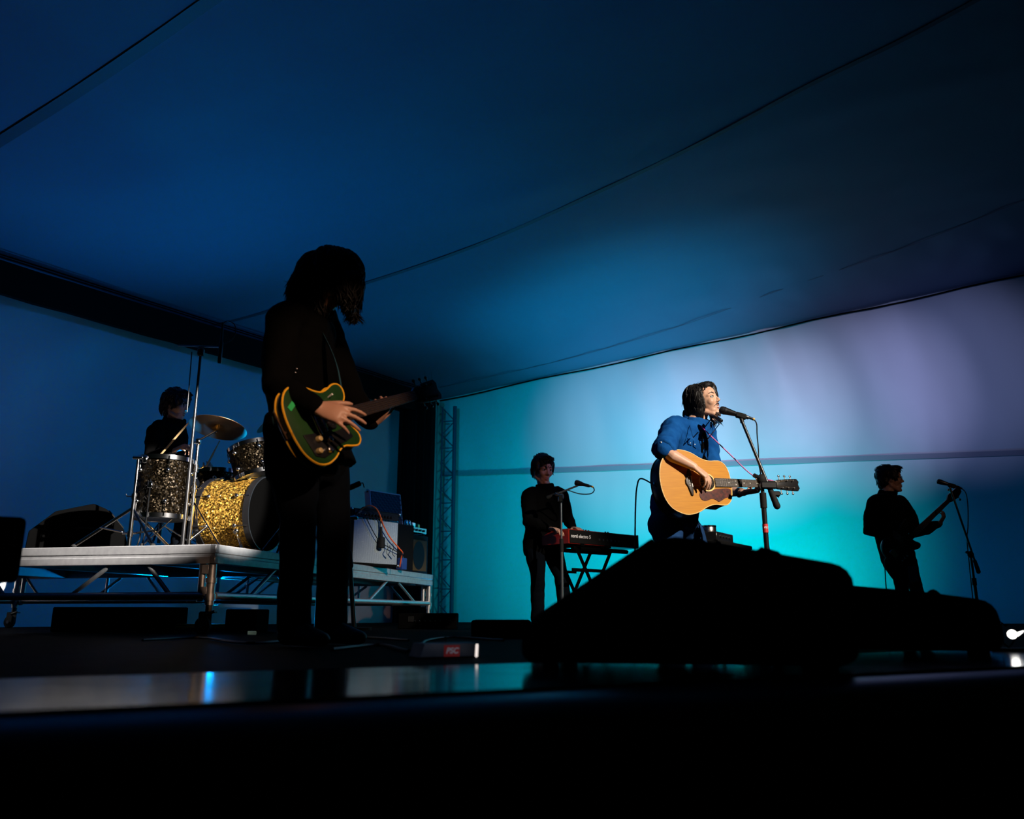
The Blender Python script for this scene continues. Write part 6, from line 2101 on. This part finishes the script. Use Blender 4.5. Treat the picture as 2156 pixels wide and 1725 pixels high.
# yellow strip (cable ramp lid) on the floor far under the riser
ya, yb = floor_pt(372, 1329), floor_pt(492, 1329)
yr = thing('cable_ramp', 'yellow lidded cable ramp on the floor under the drum riser', 'cable ramp', V(((ya.x + yb.x) / 2, ya.y, 0)))
wy = yb.x - ya.x
part('ramp', MB().prism([(-0.12, 0), (0.12, 0), (0.07, 0.04), (-0.07, 0.04)], -wy / 2, wy / 2, Matrix(((0, 0, 1, 0), (1, 0, 0, 0), (0, 1, 0, 0), (0, 0, 0, 1)))), M_RUBBER, yr, True)
part('lid', MB().box((0, 0, 0.044), (wy, 0.13, 0.010), bevel=0.003).box((0, -0.085, 0.022), (wy, 0.006, 0.03), bevel=0.002), M_YELLOW, yr, True)
# blue round-ended label by the box
pl = P(530, 1338, 4.9)
lt_ = single('cable_tag', MB().box((pl.x, 4.9, 0.012), (0.052, 0.006, 0.022), bevel=0.003), mat('pale_blue_tag', (0.25, 0.55, 0.65), 0.5), 'small pale blue tag on the floor beside the black box', 'tag')
# box with the PSC sticker near the stage edge
pa, pb = floor_pt(868, 1386), floor_pt(997, 1383)
pcx = (pa + pb) / 2
dxp = (pb - pa)
PM = frame(dxp, V((0, 0, 1)), V((pcx.x, pcx.y + 0.05, 0)))
wp = dxp.length
psc = thing('direct_box', 'dusty dark direct box with a red PSC sticker near the stage edge', 'direct box', PM)
hp_ = 0.038
M_DI = mat('dusty_blue_box', (0.035, 0.05, 0.075), 0.6, color2=(0.07, 0.08, 0.10), noise_scale=30)
part('case', MB().prism([(-wp / 2, 0.001), (wp / 2, 0.001), (wp / 2 - 0.006, hp_), (-wp / 2 + 0.012, hp_)], -0.05, 0.05, Matrix(((1, 0, 0, 0), (0, 0, -1, 0), (0, 1, 0, 0), (0, 0, 0, 1))), rnd=0.003), M_DI, psc, True)
stk = part('sticker', MB().box((0.002, -0.0508, hp_ * 0.46), (0.048, 0.0012, hp_ * 0.82)), M_RED, psc, True, label='red sticker with white letters')
text_part('PSC', 0.022, PM @ frame(V((1, 0, 0)), V((0, -1, 0)), V((0.002, -0.052, hp_ * 0.46))), M_WHITE, stk, shear=0.25, bold=0.0006)
part('jack', MB().cyl((0.0, 0.0, hp_), (0.0, 0.0, hp_ + 0.018), 0.004, seg=8), M_CHROME, psc, True)
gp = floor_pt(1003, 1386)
single('white_peg', MB().limb([V((gp.x, gp.y, 0.006)), V((gp.x + 0.001, gp.y + 0.01, 0.034))], [0.0042, 0.0042], 10), mat('peg_glow', (0.9, 0.86, 0.8), 0.4, emit=(1.0, 0.86, 0.78), emit_strength=0.9), 'small white peg, its glow added, standing beside the direct box', 'peg')  # plain white peg, given its own glow to show bright
# orange-yellow clamp and cables in front of the amp riser
cl_ = P(748, 1284, 6.1)
single('yellow_clamp', MB().limb([P(737, 1290, 6.12), P(745, 1279, 6.1), P(762, 1278, 6.1), P(770, 1284, 6.12)], [0.022, 0.03, 0.03, 0.02], 10), M_LEATHER, 'brownish yellow cable strap wrapped on the riser foot', 'strap') if False else None
rng = random.Random(5)


def floor_cable(label, pts, r=0.006, m=None, group='cables on the stage floor'):
    return single('cable', MB().tube(catmull([V((p.x, p.y, r + 0.001)) for p in pts], 8), r, 6), m or M_CABLE, label, 'cable', group)


floor_cable('black cable snaking on the floor in front of the drum riser', [floor_pt(300, 1352), floor_pt(420, 1346), floor_pt(520, 1358), floor_pt(640, 1350), floor_pt(760, 1345), floor_pt(860, 1352)])
floor_cable('black cable running past the direct box to the right', [floor_pt(700, 1372), floor_pt(800, 1362), floor_pt(868, 1376), floor_pt(900, 1352), floor_pt(960, 1345), floor_pt(1060, 1352)])
single('cable', MB().tube(catmull([A(0.76, 0.0, -Z_TOP + 0.30), A(0.80, -0.12, -Z_TOP + 0.12), A(0.9, -0.25, -Z_TOP + 0.02), A(1.1, -0.6, -Z_TOP + 0.01)], 6), 0.005, 6), M_ORANGE, 'thin orange cable dropping behind the amplifier riser foot', 'cable') if False else None

# ------------------------------------------------------------------ side table behind the big wedge
tt = P(1476, 1146, 5.9); tu = P(1549, 1150, 6.5)
tm_ = (tt + tu) / 2
TMx = frame(V((tu.x - tt.x, tu.y - tt.y, 0)), V((0, 0, 1)), V((tm_.x, tm_.y, 0)))
ztab = P(1549, 1151, 6.45).z
tw = V((tu.x - tt.x, tu.y - tt.y, 0)).length
tab = thing('side_table', 'black side table half hidden behind the big wedge', 'table', TMx)
part('table_top', MB().box((0, 0.05, ztab - 0.015), (tw, 0.36, 0.03), bevel=0.004), M_BLACK, tab, True)
for sx in (-1, 1):
    for sy in (-0.10, 0.20):
        part('leg', MB().cyl((sx * (tw / 2 - 0.05), sy, 0), (sx * (tw / 2 - 0.05), sy, ztab - 0.03), 0.014, seg=8), M_BLACK, tab, True)
dv = thing('effects_unit', 'black effects unit on the side table', 'device', TMx @ Matrix.Translation((-0.14, 0, ztab)))
part('case', MB().box((0, 0, 0.032), (0.34, 0.20, 0.064), bevel=0.005), M_BLACK_GLOSS, dv, True)
for k in range(4):
    part('control_knob', MB().lathe([(0.010, 0), (0.010, 0.010)], axis_frame((-0.1 + 0.06 * k, -0.10, 0.035), (0, -1, 0)), 10), M_STEEL, dv, True)
jr = thing('metal_tin', 'round pale metal tin on top of the effects unit', 'tin', TMx @ Matrix.Translation((-0.20, 0.0, ztab + 0.065)))
part('tin', MB().lathe([(0.050, 0.0), (0.055, 0.004), (0.055, 0.045), (0.050, 0.052), (0.01, 0.055)], None, 24), M_NICKEL, jr, True)
part('lid', MB().lathe([(0.057, 0.040), (0.057, 0.052), (0.01, 0.057)], None, 24), M_CHROME, jr, True)
# guitar cable down to the floor
gc = single('guitar_cable', MB().tube(catmull([G(-0.338, -0.02, -0.05), P(1350, 1008, 5.14), P(1341, 1026, 5.16), P(1338, 1070, 5.18), P(1337, 1140, 5.2), P(1336, 1230, 5.2), P(1330, 1310, 5.18), floor_pt(1310, 1334)], 8), 0.0048, 8), M_CABLE, 'black guitar cable hanging down left of the singer', 'cable')
# loose transmitter cable behind the singer's belt
# ------------------------------------------------------------------ floor lamp at the right edge
lp_ = P(2131, 1336, 2.75)
fl2 = thing('floor_lamp', 'small bright white floor lamp at the right edge', 'stage lamp', V((lp_.x, lp_.y + 0.03, 0)))
aim = (V((0, 0, CAMZ)) - lp_).normalized()
LMx = axis_frame(lp_, aim)
part('housing', MB().lathe([(0.012, -0.05), (0.017, -0.04), (0.018, 0.002), (0.015, 0.003), (0.014, -0.004)], LMx, 20), M_BLACK, fl2)
part('lens', MB().lathe([(0.001, 0.0), (0.0125, 0.0), (0.0135, -0.003)], LMx, 20), mat('lit_lens', (1, 1, 1), 0.4, emit=(1.0, 0.97, 0.92), emit_strength=12), fl2)
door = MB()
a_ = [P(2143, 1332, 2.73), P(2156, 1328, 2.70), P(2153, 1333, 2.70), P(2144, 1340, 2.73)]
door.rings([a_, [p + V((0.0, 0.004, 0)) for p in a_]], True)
part('barn_door', door, mat('barn_door_glow', (0.8, 0.8, 0.8), 0.5, emit=(1.0, 0.97, 0.92), emit_strength=3), fl2)  # the door's own glow stands for lamp light reflected on it
part('yoke', MB().tube([lp_ + V((0.022, 0.03, 0)), lp_ + V((0.022, 0.03, -0.02)), V((lp_.x, lp_.y + 0.03, 0.012)), lp_ + V((-0.022, 0.03, -0.02)), lp_ + V((-0.022, 0.03, 0))], 0.003, 6), M_BLACK, fl2)
part('base', MB().cyl(V((lp_.x, lp_.y + 0.03, 0)), V((lp_.x, lp_.y + 0.03, 0.012)), 0.05, seg=18), M_BLACK, fl2)
